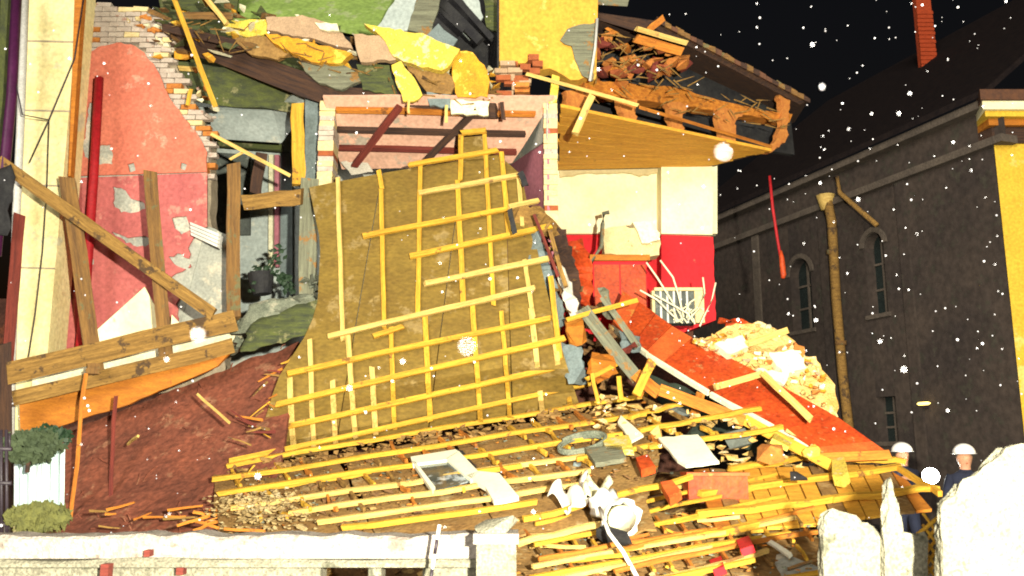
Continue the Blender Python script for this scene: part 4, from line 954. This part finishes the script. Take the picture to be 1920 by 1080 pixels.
for m_, n, lab in (('rubble_mix', 700, 'brown broken bricks and dust strewn over the heap'), ('brick_red', 170, 'red brick crumbs strewn over the heap'), ('rubble_grey', 170, 'grey plaster crumbs strewn over the heap'), ('rubble_yellow', 90, 'pale yellow plaster crumbs strewn over the heap')):
    bg = Bag()
    for i in range(n):
        if random.random() < .72: x, y = rnd(-4.5, 4.2), rnd(6.6, 10.5)
        else: x, y = rnd(-7, 4.5), rnd(7, 14)
        s_ = rnd(.03, .16) ; bg.add(chunk_geo((x, y, heap_h(x, y) + .02), (s_, s_ * rnd(.6, 1.3), s_ * rnd(.4, .9)), 8))
    bg.build('rubble_crumbs', m_, label=lab, cat='rubble', kind='stuff')
for m_, n, lab in (('plywood_rough', 650, 'fine brown crumbs and dust over the flattened ceiling'), ('rubble_grey', 260, 'fine grey crumbs over the flattened ceiling'), ('pine_orange', 280, 'fine orange wood crumbs over the flattened ceiling')):
    bg = Bag()
    for i in range(n):
        if i % 3: x, y = rnd(430, 1240), 0; y = 885 - (x - 430) * .178 + rnd(0, 1) * 140; p = LOW(x, y, .01)
        else: p = FT(rnd(965, 1540), rnd(960, 1090), .01)
        s_ = rnd(.012, .05); bg.add(chunk_geo(p, (s_ * rnd(1, 2.5), s_, s_ * .6), 7))
    bg.build('rubble_crumbs', m_, label=lab, cat='rubble', kind='stuff')
bg = Bag()
for i in range(240):
    x = rnd(440, 1150); y = 888 - (x - 430) * .183 + rnd(-4, 16)
    s_ = rnd(.02, .12); bg.add(chunk_geo(LOW(x, y, rnd(.0, .07)), (s_ * rnd(1, 2.4), s_, s_ * .7), 8))
bg.build('rubble_crumbs', 'plywood_rough', label='brown rubble wedged under the foot of the hanging panel', cat='rubble', kind='stuff')
# chips lying on the flattened ceiling
bg = Bag()
for i in range(200):
    x = rnd(430, 1230); y = rnd(0, 1) ** .8; yy = 890 - (x - 430) * .178 + y * 150
    s_ = rnd(.02, .12); bg.add(chunk_geo(LOW(x, yy, .01), (s_, s_ * 1.3, s_ * .5), 8))
bg.build('plaster_chips', 'rubble_mix', label='plaster chips scattered over the flattened ceiling', cat='rubble', kind='stuff')
# pale dust heap at the left end of the flattened ceiling
bg = Bag()
for i in range(620):
    x, y = random.gauss(490, 52), random.gauss(962, 20); h_ = max(0, 1 - ((x - 490) / 110) ** 2 - ((y - 962) / 42) ** 2)
    s_ = rnd(.008, .05) * (1.8 if random.random() < .08 else 1); bg.add(chunk_geo(LOW(x, y, .02 + .10 * h_ * rnd(.2, 1)), (s_ * rnd(1, 2.2), s_ * 1.4, s_ * .7), 8))
bg.build('dust_heap', 'dust_pale', label='pale yellow dusty rubble at the left end of the flattened ceiling', cat='rubble', kind='stuff')
# loose laths on the heap
USED = set()
for i in range(20):
    x = rnd(970, 1540); y = rnd(960, 1075) if x < 1540 else rnd(985, 1040)
    D = 7.2 + (1080 - y) / 120 * 1.6; a = rnd(-.55, .25) if random.random() < .7 else rnd(.5, 1.1); L_ = rnd(40, 150)
    p, q = P(x, y, D), P(x + L_ * math.cos(a), y + L_ * math.sin(a) * .6, D + rnd(-.4, .4))
    lm = random.choice(['pine', 'pine', 'pine_orange', 'pine_pale', 'timber'])
    zone = 'beside the white pier' if x < 1090 else 'below the tipped lampshade' if x < 1230 else 'below the flat red box' if x < 1400 else 'before the rounded white stump'
    lab_ = ('long ' if L_ > 100 else 'short ') + {'pine': 'yellow', 'pine_orange': 'orange', 'pine_pale': 'pale', 'timber': 'brown'}[lm] + ' broken lath on the heap ' + zone
    if lab_ in USED: continue
    USED.add(lab_)
    bar('loose_lath', p, q, rnd(.02, .034), .025, lm, label=lab_, cat='lath', group='broken laths scattered on the rubble heap')
for (x, y, a, L_, lab_) in ((332, 985, -.5, 70, 'orange lath slanting up nearest the collapsed lining'), (368, 978, .5, 50, 'short orange lath crossing another below the collapsed lining'), (362, 996, -.7, 60, 'orange lath crossing under a shorter one below the lining'), (420, 992, .1, 78, 'long orange lath lying level before the pale dusty rubble')):
    bar('loose_lath', P(x, y, 8.6), P(x + L_ * math.cos(a), y + L_ * math.sin(a) * .5, 8.5), rnd(.02, .03), .025, 'pine_orange', label=lab_, cat='lath', group='broken laths scattered on the rubble heap')

# ------------------------------------------------------------------ single things lying in the wreck
fr_ = thing('broken_frame', 'cream framed mirror lying broken on the flattened ceiling', 'mirror', LOW(870, 950))
q = lambda x, y, o=0: LOW(x, y, .10 + o)
for pts in ([(772, 872), (856, 858), (862, 862), (838, 878), (776, 886)], [(838, 876), (862, 861), (900, 902), (884, 916), (876, 910)], [(876, 908), (900, 900), (938, 904), (974, 948), (928, 958), (912, 930), (892, 918)], [(774, 880), (782, 882), (818, 930), (812, 936)]):
    slab('frame_rail', [q(*p) for p in pts], .05, 'white_board', fr_)
slab('glass', [q(x, y, -.03) for x, y in ((780, 884), (842, 876), (884, 914), (816, 932))], .01, 'glass_dark', fr_)
slab('backing', [q(x, y, -.05) for x, y in ((850, 850), (868, 852), (906, 898), (896, 904))], .03, 'charcoal', fr_)
for nm, poly, D, th, m_, lab, cat_ in (
    ('white_board', [(1236, 842), (1310, 836), (1350, 888), (1288, 896), (1272, 886)], 9.6, .03, 'white_board', 'large cream board lying flat above the red box', 'board'),
    ('white_board', [(1160, 812), (1166, 798), (1208, 836), (1186, 848)], 10.2, .03, 'white_board', 'small white board lying behind the large cream board', 'board'),
    ('grey_board', [(1456, 1040), (1470, 1036), (1536, 1064), (1540, 1090), (1450, 1090)], 7.6, .04, 'plaster_grey', 'grey board lying at the bottom edge before the broken stump', 'board'),
    ('white_plank', [(1420, 1003), (1426, 1000), (1484, 1036), (1478, 1042)], 7.8, .03, 'white_board', 'thin white plank lying behind the grey board', 'board'),
    ('yellow_slab', [(1560, 862), (1582, 856), (1590, 884), (1578, 894), (1560, 890)], 9.7, .12, 'insulation', 'yellow lump lying at the foot of the red floor', 'debris'),
    ('yellow_slab', [(1456, 806), (1490, 822), (1480, 838), (1448, 822)], 10.2, .06, 'insulation', 'yellow plaster flake under the red floor beam', 'debris'),
    ('yellow_slab', [(1130, 842), (1180, 836), (1190, 866), (1140, 866)], 9.9, .06, 'insulation', 'yellow rag of lagging in front of the small white board', 'debris'),
    ('tan_slab', [(1098, 860), (1166, 856), (1176, 880), (1118, 890)], 9.6, .05, 'timber_grey', 'grey tan board between the white cloth and the small white board', 'board'),
    ('red_fragment', [(1194, 880), (1216, 874), (1230, 896), (1204, 904)], 9.3, .08, 'red_paint', 'small crumpled red scrap left of the cream board', 'debris'),
    ('red_fragment', [(1240, 928), (1262, 924), (1280, 946), (1258, 960)], 8.8, .08, 'red_paint_worn', 'orange red scrap below the red box', 'debris'),
    ('red_fragment', [(1380, 1012), (1404, 1004), (1412, 1022), (1388, 1030)], 7.6, .06, 'red_dado', 'crimson scrap on the dark rubble at the bottom', 'debris'),
    ('red_fragment', [(1330, 1050), (1352, 1042), (1358, 1062), (1336, 1068)], 7.3, .06, 'red_dado', 'crimson lump at the bottom edge of the heap', 'debris')):
    f_ = plane((poly[0][0], poly[0][1], D + .25), (poly[1][0], poly[1][1], D + .25), (poly[2][0], poly[2][1], D - .25))
    if poly[0][0] < 1300 and poly[0][1] < 900 or nm == 'red_fragment' and poly[0][1] < 960: f_ = lambda x, y: LOW(x, y, .13)
    pxslab(nm, rough(poly, 14, 1.2), f_, th, m_, label=lab, cat=cat_)
# red box
rb = thing('red_box', 'flat orange red box lying on the boarded panel', 'box', P(1345, 940, 9.2))
def wbox(name, x0, x1, y0, y1, D, dep, m, par):
    a, b = P(x0, y1, D), P(x1, y0, D); return box(name, (a.x, D, a.z), (b.x, D + dep, b.z), m, par)
wbox('case', 1292, 1402, 893, 936, 9.2, .3, 'red_paint', rb)
wbox('lid', 1288, 1406, 886, 892.5, 9.17, .36, 'red_paint_worn', rb)
wbox('base', 1290, 1404, 936.5, 943, 9.18, .34, 'timber_red', rb)
# coil of hose
co = []
for i in range(50):
    a = i / 49 * 6.28 * 2.4; co.append(P(1092, 836, 9.9) + Vector((.26 * math.cos(a), .2 * math.sin(a), .10 * math.sin(a + .6) + .0012 * i)))
tube('hose_coil', co, .022, 'rubble_grey', label='grey coil of hose lying in front of the hanging panel foot', cat='hose')
# white cloth
def clothf(u, v): 
    p = bilin(LOW(1034, 956, .12), LOW(1096, 914, .12), LOW(1140, 958, .14), LOW(1076, 972, .12))(u, v)
    return p + Vector((0, 0, .12 * math.sin(u * 7 + v * 3) * math.cos(v * 5)))
sheet('white_cloth', clothf, 20, 14, .012, 'cloth_white', amp=.07, freq=5, label='crumpled white cloth lying left of the white lampshade', cat='cloth')
sheet('pale_cloth', lambda u, v: bilin(LOW(1100, 925, .14), LOW(1150, 930, .14), LOW(1140, 975, .14), LOW(1096, 966, .14))(u, v) + Vector((0, 0, .08 * math.sin(u * 9))), 12, 10, .012, 'cream_white', amp=.05, freq=6, label='small pale yellow rag between the white cloth and the lampshade', cat='cloth')
# white lampshade: flared hollow cone tipped over
ls = thing('lampshade', 'tipped white flared lampshade lying on the heap', 'lampshade', P(1165, 1010, 8.3))
ax = (P(1196, 1000, 7.6) - P(1128, 938, 8.15)); c_ = P(1128, 940, 8.15); d = ax.normalized(); u_ = d.cross(Vector((0, -1, .2))).normalized(); v_ = d.cross(u_)
prof = [(0, .07), (.04, .15), (.10, .12), (.20, .10), (.30, .15), (.38, .19)]
vs = []; fs = []; K = 26
for t, r in prof:
    for i in range(K):
        a = i / K * 2 * math.pi; vs.append(c_ + d * t + (u_ * math.cos(a) + v_ * math.sin(a)) * r * (1 + .09 * math.sin(a * 6 + t * 9) + .05 * math.sin(a * 11)))
for k in range(len(prof) - 1):
    for i in range(K):
        a = k * K + i; b = k * K + (i + 1) % K; fs.append((a, b, b + K, a + K))
o = mk('shade', vs, fs, 'white_plastic', ls, smooth=True); o.modifiers.new('solid', 'SOLIDIFY').thickness = .012
vs, fs = tube_geo([c_ + d * .0, c_ + d * .36], [.04, .025], 10); mk('fitting', vs, fs, 'charcoal', ls)
vs, fs = tube_geo([c_ + d * .28, c_ + d * .40], [.10, .13], 18); mk('bowl', vs, fs, 'cream_white', ls, smooth=True)
chunk('black_bag', P(1150, 1004, 7.7), (.4, .3, .2), 'charcoal', label='black crumpled bag under the white lampshade', cat='bag')
tube('white_rod', [P(1124, 952, 7.7), P(1142, 1000, 7.4), P(1168, 1034, 7.2), P(1200, 1092, 7.1)], .017, 'white_plastic', label='thin bent white rod lying in front of the lampshade', cat='rod')
# dark debris right of centre
for (x, y, D, s_, m_, lab) in ((1095, 876, 9.7, .28, 'slate', 'dark slate lump left of the grey tan board'), (1310, 806, 10.4, .3, 'dark_green', 'dark round lump under the long orange beam'), (1380, 822, 10.3, .34, 'plaster_dim', 'grey lump behind the boarded panel'), (1440, 850, 9.9, .3, 'brick_orange', 'orange brick lump under the yellow beam'),
                              (1270, 770, 10.9, .26, 'plaster_dim', 'grey stone under the left end of the orange beam'), (1520, 846, 10, .2, 'insulation', 'yellow crumb beside the red floor end'), (1230, 812, 10.3, .26, 'rubble_yellow', 'pale yellow lump beside the small white board'), (1290, 850, 9.9, .3, 'charcoal', 'black lump behind the large cream board')):
    chunk('debris_lump', P(x, y, D), (s_ * 1.3, s_, s_ * .8), m_, label=lab, cat='debris')
jl = Bag()
for i in range(190):
    x = rnd(1120, 1560); y = 760 + (x - 1120) * .2 + rnd(-25, 60)
    jl.add(chunk_geo(P(x, y, rnd(10.2, 10.9)), (rnd(.04, .26), rnd(.05, .2), rnd(.03, .1)), 8))
jl.build('splinter_rubble', 'rubble_yellow', label='yellow splinters and plaster under the red floor beams', cat='rubble', kind='stuff')

# ------------------------------------------------------------------ lower left corner
cs = Bag(); n = 26
c0, c1 = P(26, 870, 8.4), P(124, 842, 8.2); h0, h1 = P(26, 980, 8.4), P(122, 972, 8.2)
fr = []
for j in range(5):
    for i in range(n * 2 + 1):
        u = i / (n * 2); p = c0.lerp(c1, u).lerp(h0.lerp(h1, u), j / 4); p = p + Vector((0, .022 * math.sin(u * n * math.pi * .9), 0)); fr.append(p)
W_ = n * 2 + 1; fs = [(j * W_ + i, j * W_ + i + 1, (j + 1) * W_ + i + 1, (j + 1) * W_ + i) for j in range(4) for i in range(W_ - 1)]
o = mk('corrugated_sheet', fr, fs, 'corrugated', label='pale blue corrugated sheet standing in the lower left corner', cat='metal sheet')
o.modifiers.new('solid', 'SOLIDIFY').thickness = .01
def bush(name, px, py, D, rx, ry, n, m_, lab):
    b_ = thing(name, lab, 'bush', P(px, py + ry, D)); c = P(px, py, D); lv = Bag()
    for i in range(n):
        g_ = Vector((random.gauss(0, 1), random.gauss(0, 1), random.gauss(0, 1))).normalized() * rnd(.2, 1) ** .5 * rnd(.8, 1.25); p = c + Vector((g_.x * rx, g_.y * rx * .7, g_.z * ry)); a = rnd(0, 6.3); l_ = rnd(.012, .05)
        u = Vector((math.cos(a), rnd(-.5, .5), math.sin(a))) * l_; v = Vector((-math.sin(a), rnd(-.5, .5), math.cos(a))) * l_ * .5
        lv.add(([p - u, p + v, p + u, p - v], [(0, 1, 2, 3)]))
    lv.build('foliage', m_, b_, kind='stuff'); tube('stem', [c - Vector((0, 0, ry * 1.6)), c], .02, 'timber_dark', b_)
bush('bush', 56, 838, 8.0, .26, .14, 1100, 'leaf_light', 'dusty green bush above the corrugated sheet')
bush('bush', 90, 820, 8.6, .2, .1, 600, 'leaf', 'dark bush behind the dusty green bush')
bush('moss_clump', 74, 970, 6.6, .2, .09, 1100, 'moss', 'olive green clump in front of the corrugated sheet')
rl = thing('iron_railing', 'black iron railing in the lower left corner', 'railing', P(8, 990, 6.6))
for x in (2, 12): tube('baluster', [P(x, 806, 6.6), P(x + 1, 1000, 6.6)], .012, 'metal_dark', rl)
for y in (842, 906, 984): tube('rail', [P(-40, y - 2, 6.6), P(22, y, 6.6)], .016, 'metal_dark', rl)
tube('finial', [P(18, 842, 6.6), P(18, 812, 6.6)], .009, 'metal_dark', rl)
sheet('dark_net', bilin(P(-20, 330, 11.3), P(24, 300, 11.3), P(20, 440, 11.3), P(-20, 440, 11.3)), 8, 10, .02, 'charcoal', amp=.1, freq=5, label='black torn net hanging at the left edge', cat='net')

# ------------------------------------------------------------------ white balustrade in front
BD = 6.0
bl = thing('balustrade', 'white masonry balustrade along the bottom of the picture', 'balustrade', P(520, 1090, BD) * Vector((1, 1, 0)) if False else (P(520, 1090, BD).x, BD, 0))
xl, xr = P(-60, 1040, BD).x, P(905, 1040, BD).x
zt = P(500, 1004, BD).z; zb = P(500, 1060, BD).z
N = 60; fr = []
def railprof(nm, z0, z1, y0, y1, m_, amp):
    vs = []; fs = []
    for i in range(N + 1):
        x = xl + (xr - xl) * i / N; e = amp * noise.noise(Vector((x * 5, 2, z1)))
        e += .02 * noise.noise(Vector((x * 1.5, 7, 0)))
        for (y, z) in ((y0, z0), (y0, z1 - .02 + e * .5), (y0 + .02, z1 + e), (y1 - .02, z1 + e), (y1, z1 - .02), (y1, z0)): vs.append(Vector((x, y, z)))
    for i in range(N):
        for j in range(6): a = i * 6 + j; b = i * 6 + (j + 1) % 6; fs.append((a, b, b + 6, a + 6))
    fs += [(0, 1, 2, 3, 4, 5), tuple(range(N * 6, N * 6 + 6))]
    return mk(nm, vs, fs, m_, bl)
railprof('top_rail', zb + .045, zt, BD - .02, BD + .28, 'white_block', .03)
railprof('moulding', zb - .005, zb + .043, BD - .07, BD + .26, 'white_wash', .004)
for (x0, x1) in ((-60, 600), (690, 714), (792, 905)):
    a, b = P(x0, 1070, BD).x, P(x1, 1070, BD).x; box('post', (a, BD + .02, 0), (b, BD + .22, zb - .008), 'white_wash', bl)
box('plinth', (xl, BD - .04, 0), (xr, BD + .3, .22), 'white_block', bl)
for (x0, y0, x1, y1) in ((276, 1030, 288, 1042), (336, 1062, 350, 1076)):
    a, b = P(x0, y1, BD - .03), P(x1, y0, BD - .03); box('bolt_plate', (a.x, BD - .09, a.z), (b.x, BD - .022, b.z), 'timber_red', bl)
a, b = P(186, 1092, 5.85), P(204, 1058, 5.85); box('wood_stub', (a.x, 5.85, 0), (b.x, 5.92, b.z), 'timber_red', label='reddish wooden stub standing before the white balustrade', cat='timber')
pr_ = thing('white_pier', 'thick white pier ending the balustrade', 'pier', (P(930, 1090, 5.75).x, 5.75, 0))
a, b = P(893, 1090, 5.7), P(968, 992, 5.7)
box('shaft', (a.x, 5.7, 0), (b.x, 6.0, b.z - .03), 'white_wash', pr_)
vs, fs = chunk_geo(((a.x + b.x) / 2, 5.85, b.z + .0), (.27, .3, .12), 22); mk('broken_cap', vs, fs, 'white_wash', pr_)
box('necking', (a.x - .02, 5.68, b.z - .09), (b.x + .015, 6.02, b.z - .028), 'white_block', pr_)
rod = thing('striped_rod', 'thin black and white rod standing at the balustrade', 'rod', P(806, 1092, 5.7))
p0, p1 = P(824, 984, 5.7), P(806, 1095, 5.7)
for k in range(4): tube('band', [p0.lerp(p1, k / 4), p0.lerp(p1, (k + .99) / 4)], .011, ['white_plastic', 'metal_dark'][k % 2], rod)

# ------------------------------------------------------------------ broken white walls on the right
def brokenwall(name, poly, D, th, m_, lab):
    """broken masonry: every layer through the thickness has its own ragged outline"""
    base = rough(poly, 8, 0); n = len(base); K = 6; vs = []
    for k in range(K + 1):
        for i, (x, y) in enumerate(base):
            p = P(x, y, D); low = y > 1150
            if not low:
                e = noise.noise_vector(Vector((p.x * 9, k * .5, p.z * 9))) * .026 + noise.noise_vector(Vector((p.x * 30, k * 1.1, p.z * 30))) * .007
                rnd_ = -.035 if k in (0, K) else 0
                sd_ = .3 if y > 1005 else 1; p = p + Vector((e.x * sd_, 0, (e.z + rnd_) * sd_))
            vs.append(p + Vector((0, th * k / K, 0)))
    fs = [tuple(range(n)), tuple(range((K + 1) * n - 1, K * n - 1, -1))]
    for k in range(K):
        for i in range(n): fs.append((k * n + i, k * n + (i + 1) % n, (k + 1) * n + (i + 1) % n, (k + 1) * n + i))
    return mk(name, vs, fs, m_, label=lab, cat='wall')
brokenwall('broken_wall', [(1766, 1300), (1768, 1010), (1772, 950), (1792, 930), (1806, 908), (1830, 898), (1850, 872), (1872, 858), (1892, 842), (1920, 834), (1990, 838), (1990, 1300)], 4.7, .09, 'white_wash', 'large broken white wall in the lower right corner')
brokenwall('wall_stump', [(1545, 1300), (1543, 990), (1548, 970), (1560, 962), (1590, 960), (1608, 968), (1616, 982), (1636, 985), (1650, 1002), (1658, 1012), (1656, 1300)], 5.25, .08, 'white_wash', 'rounded stump of broken white wall left of the shard')
brokenwall('wall_shard', [(1660, 1300), (1658, 1000), (1662, 950), (1666, 908), (1672, 898), (1680, 930), (1684, 952), (1696, 968), (1698, 996), (1720, 1000), (1738, 996), (1742, 1300)], 5.2, .08, 'white_wash', 'tall pointed shard of white wall beside the stump')
wf = thing('wire_fence', 'rusty wire mesh between the white shard and the big wall', 'fence', P(1755, 1100, 5.4))
tube('top_rail', [P(1718, 1004, 5.4), P(1772, 960, 5.4)], .012, 'pine', wf)
mesh_ = Bag()
for k in range(1, 16):
    y = 940 + k * 22
    mesh_.add(tube_geo([P(1730, y, 5.4), P(1775, y + 62, 5.4)], .009, 5)); mesh_.add(tube_geo([P(1775, y, 5.42), P(1730, y + 62, 5.42)], .009, 5))
mesh_.build('wire_mesh', 'pine', wf)
chunk('stone', P(1500, 895, 9), (.2, .2, .1), 'charcoal', label='dark stone lying on the boarded panel', cat='stone')

# ------------------------------------------------------------------ people
def person(loc, face, label, lift=0):
    """standing adult in dark clothes and a white helmet; face = heading of the view, radians about Z"""
    root = thing('person', label, 'person', loc)
    J = {}; E = []; RAD = {}
    def v(n, co, r): J[n] = Vector(co); RAD[n] = r
    v('pelvis', (0, 0, .95), .155); v('waist', (0, 0, 1.12), .14); v('chest', (0, -.01, 1.33), .165); v('neckb', (0, 0, 1.47), .085); v('neck', (0, .01, 1.53), .06); v('head', (0, .02, 1.64), .092); v('crown', (0, .015, 1.71), .075)
    E += [('pelvis', 'waist'), ('waist', 'chest'), ('chest', 'neckb'), ('neckb', 'neck'), ('neck', 'head'), ('head', 'crown')]
    v('nose', (0, .118, 1.625), .016); E.append(('head', 'nose'))
    for s_, t in ((-1, 'l'), (1, 'r')):
        v('hip' + t, (s_ * .10, 0, .90), .105); v('knee' + t, (s_ * .12, .03, .50), .07); v('ank' + t, (s_ * .13, 0, .09), .05); v('toe' + t, (s_ * .15, .19, .04), .042)
        E += [('pelvis', 'hip' + t), ('hip' + t, 'knee' + t), ('knee' + t, 'ank' + t), ('ank' + t, 'toe' + t)]
        v('sh' + t, (s_ * .19, 0, 1.40), .075); v('el' + t, (s_ * .27, .02, 1.12), .056)
        wr_ = (s_ * .20, .24, 1.16 + lift); hand = (s_ * .17, .31, 1.18 + lift)
        v('wr' + t, wr_, .036); v('palm' + t, hand, .036)
        E += [('chest', 'sh' + t), ('sh' + t, 'el' + t), ('el' + t, 'wr' + t), ('wr' + t, 'palm' + t)]
        for k in range(4):
            b_ = Vector(hand); v(f'f{k}a{t}', b_ + Vector((-s_ * .01, .05, .03 - k * .021)), .0105); v(f'f{k}b{t}', b_ + Vector((-s_ * .035, .075 - abs(k - 1) * .006, .03 - k * .021)), .009)
            v(f'f{k}c{t}', b_ + Vector((-s_ * .055, .055, .03 - k * .021)), .008)
            E += [('palm' + t, f'f{k}a{t}'), (f'f{k}a{t}', f'f{k}b{t}'), (f'f{k}b{t}', f'f{k}c{t}')]
        v('tha' + t, Vector(hand) + Vector((-s_ * .035, .0, .035)), .011); v('thb' + t, Vector(hand) + Vector((-s_ * .05, .035, .045)), .009)
        E += [('palm' + t, 'tha' + t), ('tha' + t, 'thb' + t)]
        v('ear' + t, (s_ * .095, .0, 1.63), .018); E.append(('head', 'ear' + t))
    names = list(J); me = bpy.data.meshes.new('body')
    me.from_pydata([J[n] for n in names], [(names.index(a), names.index(b)) for a, b in E], [])
    tmp = bpy.data.objects.new('tmp', me); COL.objects.link(tmp)
    tmp.modifiers.new('skin', 'SKIN'); tmp.modifiers.new('sub', 'SUBSURF').levels = 1
    for i, n in enumerate(names):
        sv = me.skin_vertices[0].data[i]; sv.radius = (RAD[n], RAD[n] * (.8 if n in ('pelvis', 'waist', 'chest') else 1)); sv.use_root = n == 'pelvis'
    dg = bpy.context.evaluated_depsgraph_get(); body = bpy.data.meshes.new_from_object(tmp.evaluated_get(dg)); bpy.data.objects.remove(tmp)
    body.materials.clear(); body.materials.append(M['skin']); body.materials.append(M['cloth_navy'])
    hands = [J['palml'], J['palmr']]
    for p in body.polygons:
        c = p.center; p.use_smooth = True
        p.material_index = 0 if c.z > 1.5 or min((c - h).length for h in hands) < .115 and c.y > .24 else 1
    rot = Matrix.Rotation(face, 3, 'Z')
    def put(nm, me_, m_, par=root):
        o = link(nm, me_, m_, par, Vector(loc)); o.rotation_euler = (0, 0, face); return o
    put('body', body, None)
    # helmet: shell with brim
    bm = bmesh.new(); bmesh.ops.create_uvsphere(bm, u_segments=20, v_segments=12, radius=.135)
    for q_ in bm.verts:
        q_.co.y *= 1.18; q_.co.z *= .95
        if q_.co.z < 0: q_.co.z = max(q_.co.z * .1, -.012); q_.co.x *= 1.16; q_.co.y *= 1.22
        q_.co += Vector((0, .015, 1.70))
    hm = bpy.data.meshes.new('helmet'); bm.to_mesh(hm); bm.free()
    for p in hm.polygons: p.use_smooth = True
    put('helmet', hm, 'helmet_white')
    b_ = Bag()
    for s_ in (-1, 1): b_.add(chunk_geo((s_ * .034, .098, 1.655), (.026, .014, .012), 10))
    me_ = bpy.data.meshes.new('eyes'); me_.from_pydata([tuple(q_) for q_ in b_.v], [], b_.f); put('eyes', me_, 'charcoal')
    b_ = Bag(); b_.add(chunk_geo((0, .103, 1.575), (.05, .016, .012), 10)); me_ = bpy.data.meshes.new('mouth'); me_.from_pydata([tuple(q_) for q_ in b_.v], [], b_.f); put('mouth', me_, 'red_paint_worn')
    return root, rot @ Vector((-.12, .42, 1.20 + lift)) + Vector(loc), rot
d1 = P(1808, 862, 11.5)
person((d1.x, 11.5, d1.z - 1.62), R(170), 'person in dark jacket and white helmet behind the big broken wall')
d2 = P(1690, 846, 12.6)
r_, hpt, rot_ = person((d2.x, 12.6, d2.z - 1.70), R(192), 'person in dark clothes and white helmet holding a lit hand lamp', lift=.17)
# hand lamp, lit
hl = thing('hand_lamp', 'lit hand lamp held by the person beside the red floor', 'lamp', hpt - Vector((0, 0, .1)))
fw = (EYE - hpt).normalized()
vs, fs = tube_geo([hpt - fw * .16, hpt - fw * .02, hpt + fw * .05], [.03, .04, .11], 14); mk('case', vs, fs, 'metal_dark', hl)
vs, fs = tube_geo([hpt + fw * .052, hpt + fw * .06], [.108, .10], 16); mk('lens', vs, fs, 'lens_lit', hl)
tl = bpy.data.objects.new('hand_lamp_light', bpy.data.lights.new('hand_lamp_light', 'POINT')); COL.objects.link(tl); tl.parent = hl
tl.location = hpt + fw * .12 - wl(hl); tl.data.energy = 25; tl.data.color = (.95, 1, .93); tl.data.shadow_soft_size = .05

# ------------------------------------------------------------------ snow and dust in the air
sn = Bag(); random.seed(21)
def flake(p, r):
    bm = bmesh.new(); bmesh.ops.create_icosphere(bm, subdivisions=1 if r < .008 else 2, radius=r)
    for q_ in bm.verts: q_.co = q_.co * rnd(.8, 1.15) + p
    bm.verts.index_update(); sn.add(([q_.co.copy() for q_ in bm.verts], [tuple(x.index for x in f.verts) for f in bm.faces])); bm.free()
for i in range(480):
    x, y = rnd(0, 1920), rnd(0, 1000)
    if i % 3 == 0: x, y = rnd(1250, 1920), rnd(0, 820)
    D = rnd(2.2, 10.5); dia = random.choice([1.6, 1.6, 2, 2, 2, 2.5, 2.5, 3, 3, 4, 5])
    flake(P(x, y, D), max(.0016, min(.012, dia * D / FPX / 2)))
for (x, y, D, r) in ((875, 650, .5, .0014), (1355, 286, .5, .0014), (370, 628, .6, .0014), (1694, 693, 1.3, .002), (1541, 163, 1.2, .002), (655, 728, 1.4, .002), (755, 678, 1.5, .002), (483, 893, 1.3, .002), (312, 674, 1.5, .002), (1523, 84, 1.6, .002), (1685, 213, 1.7, .002),
                     (1690, 842, 1.4, .002), (1122, 130, 1.9, .002), (1650, 640, 1.8, .002), (1000, 960, 1.7, .002)):
    flake(P(x, y, D), r)
sn.build('falling_snow', 'snow', label='white snow and dust flecks floating in the night air', cat='snow', kind='stuff', smooth=True)
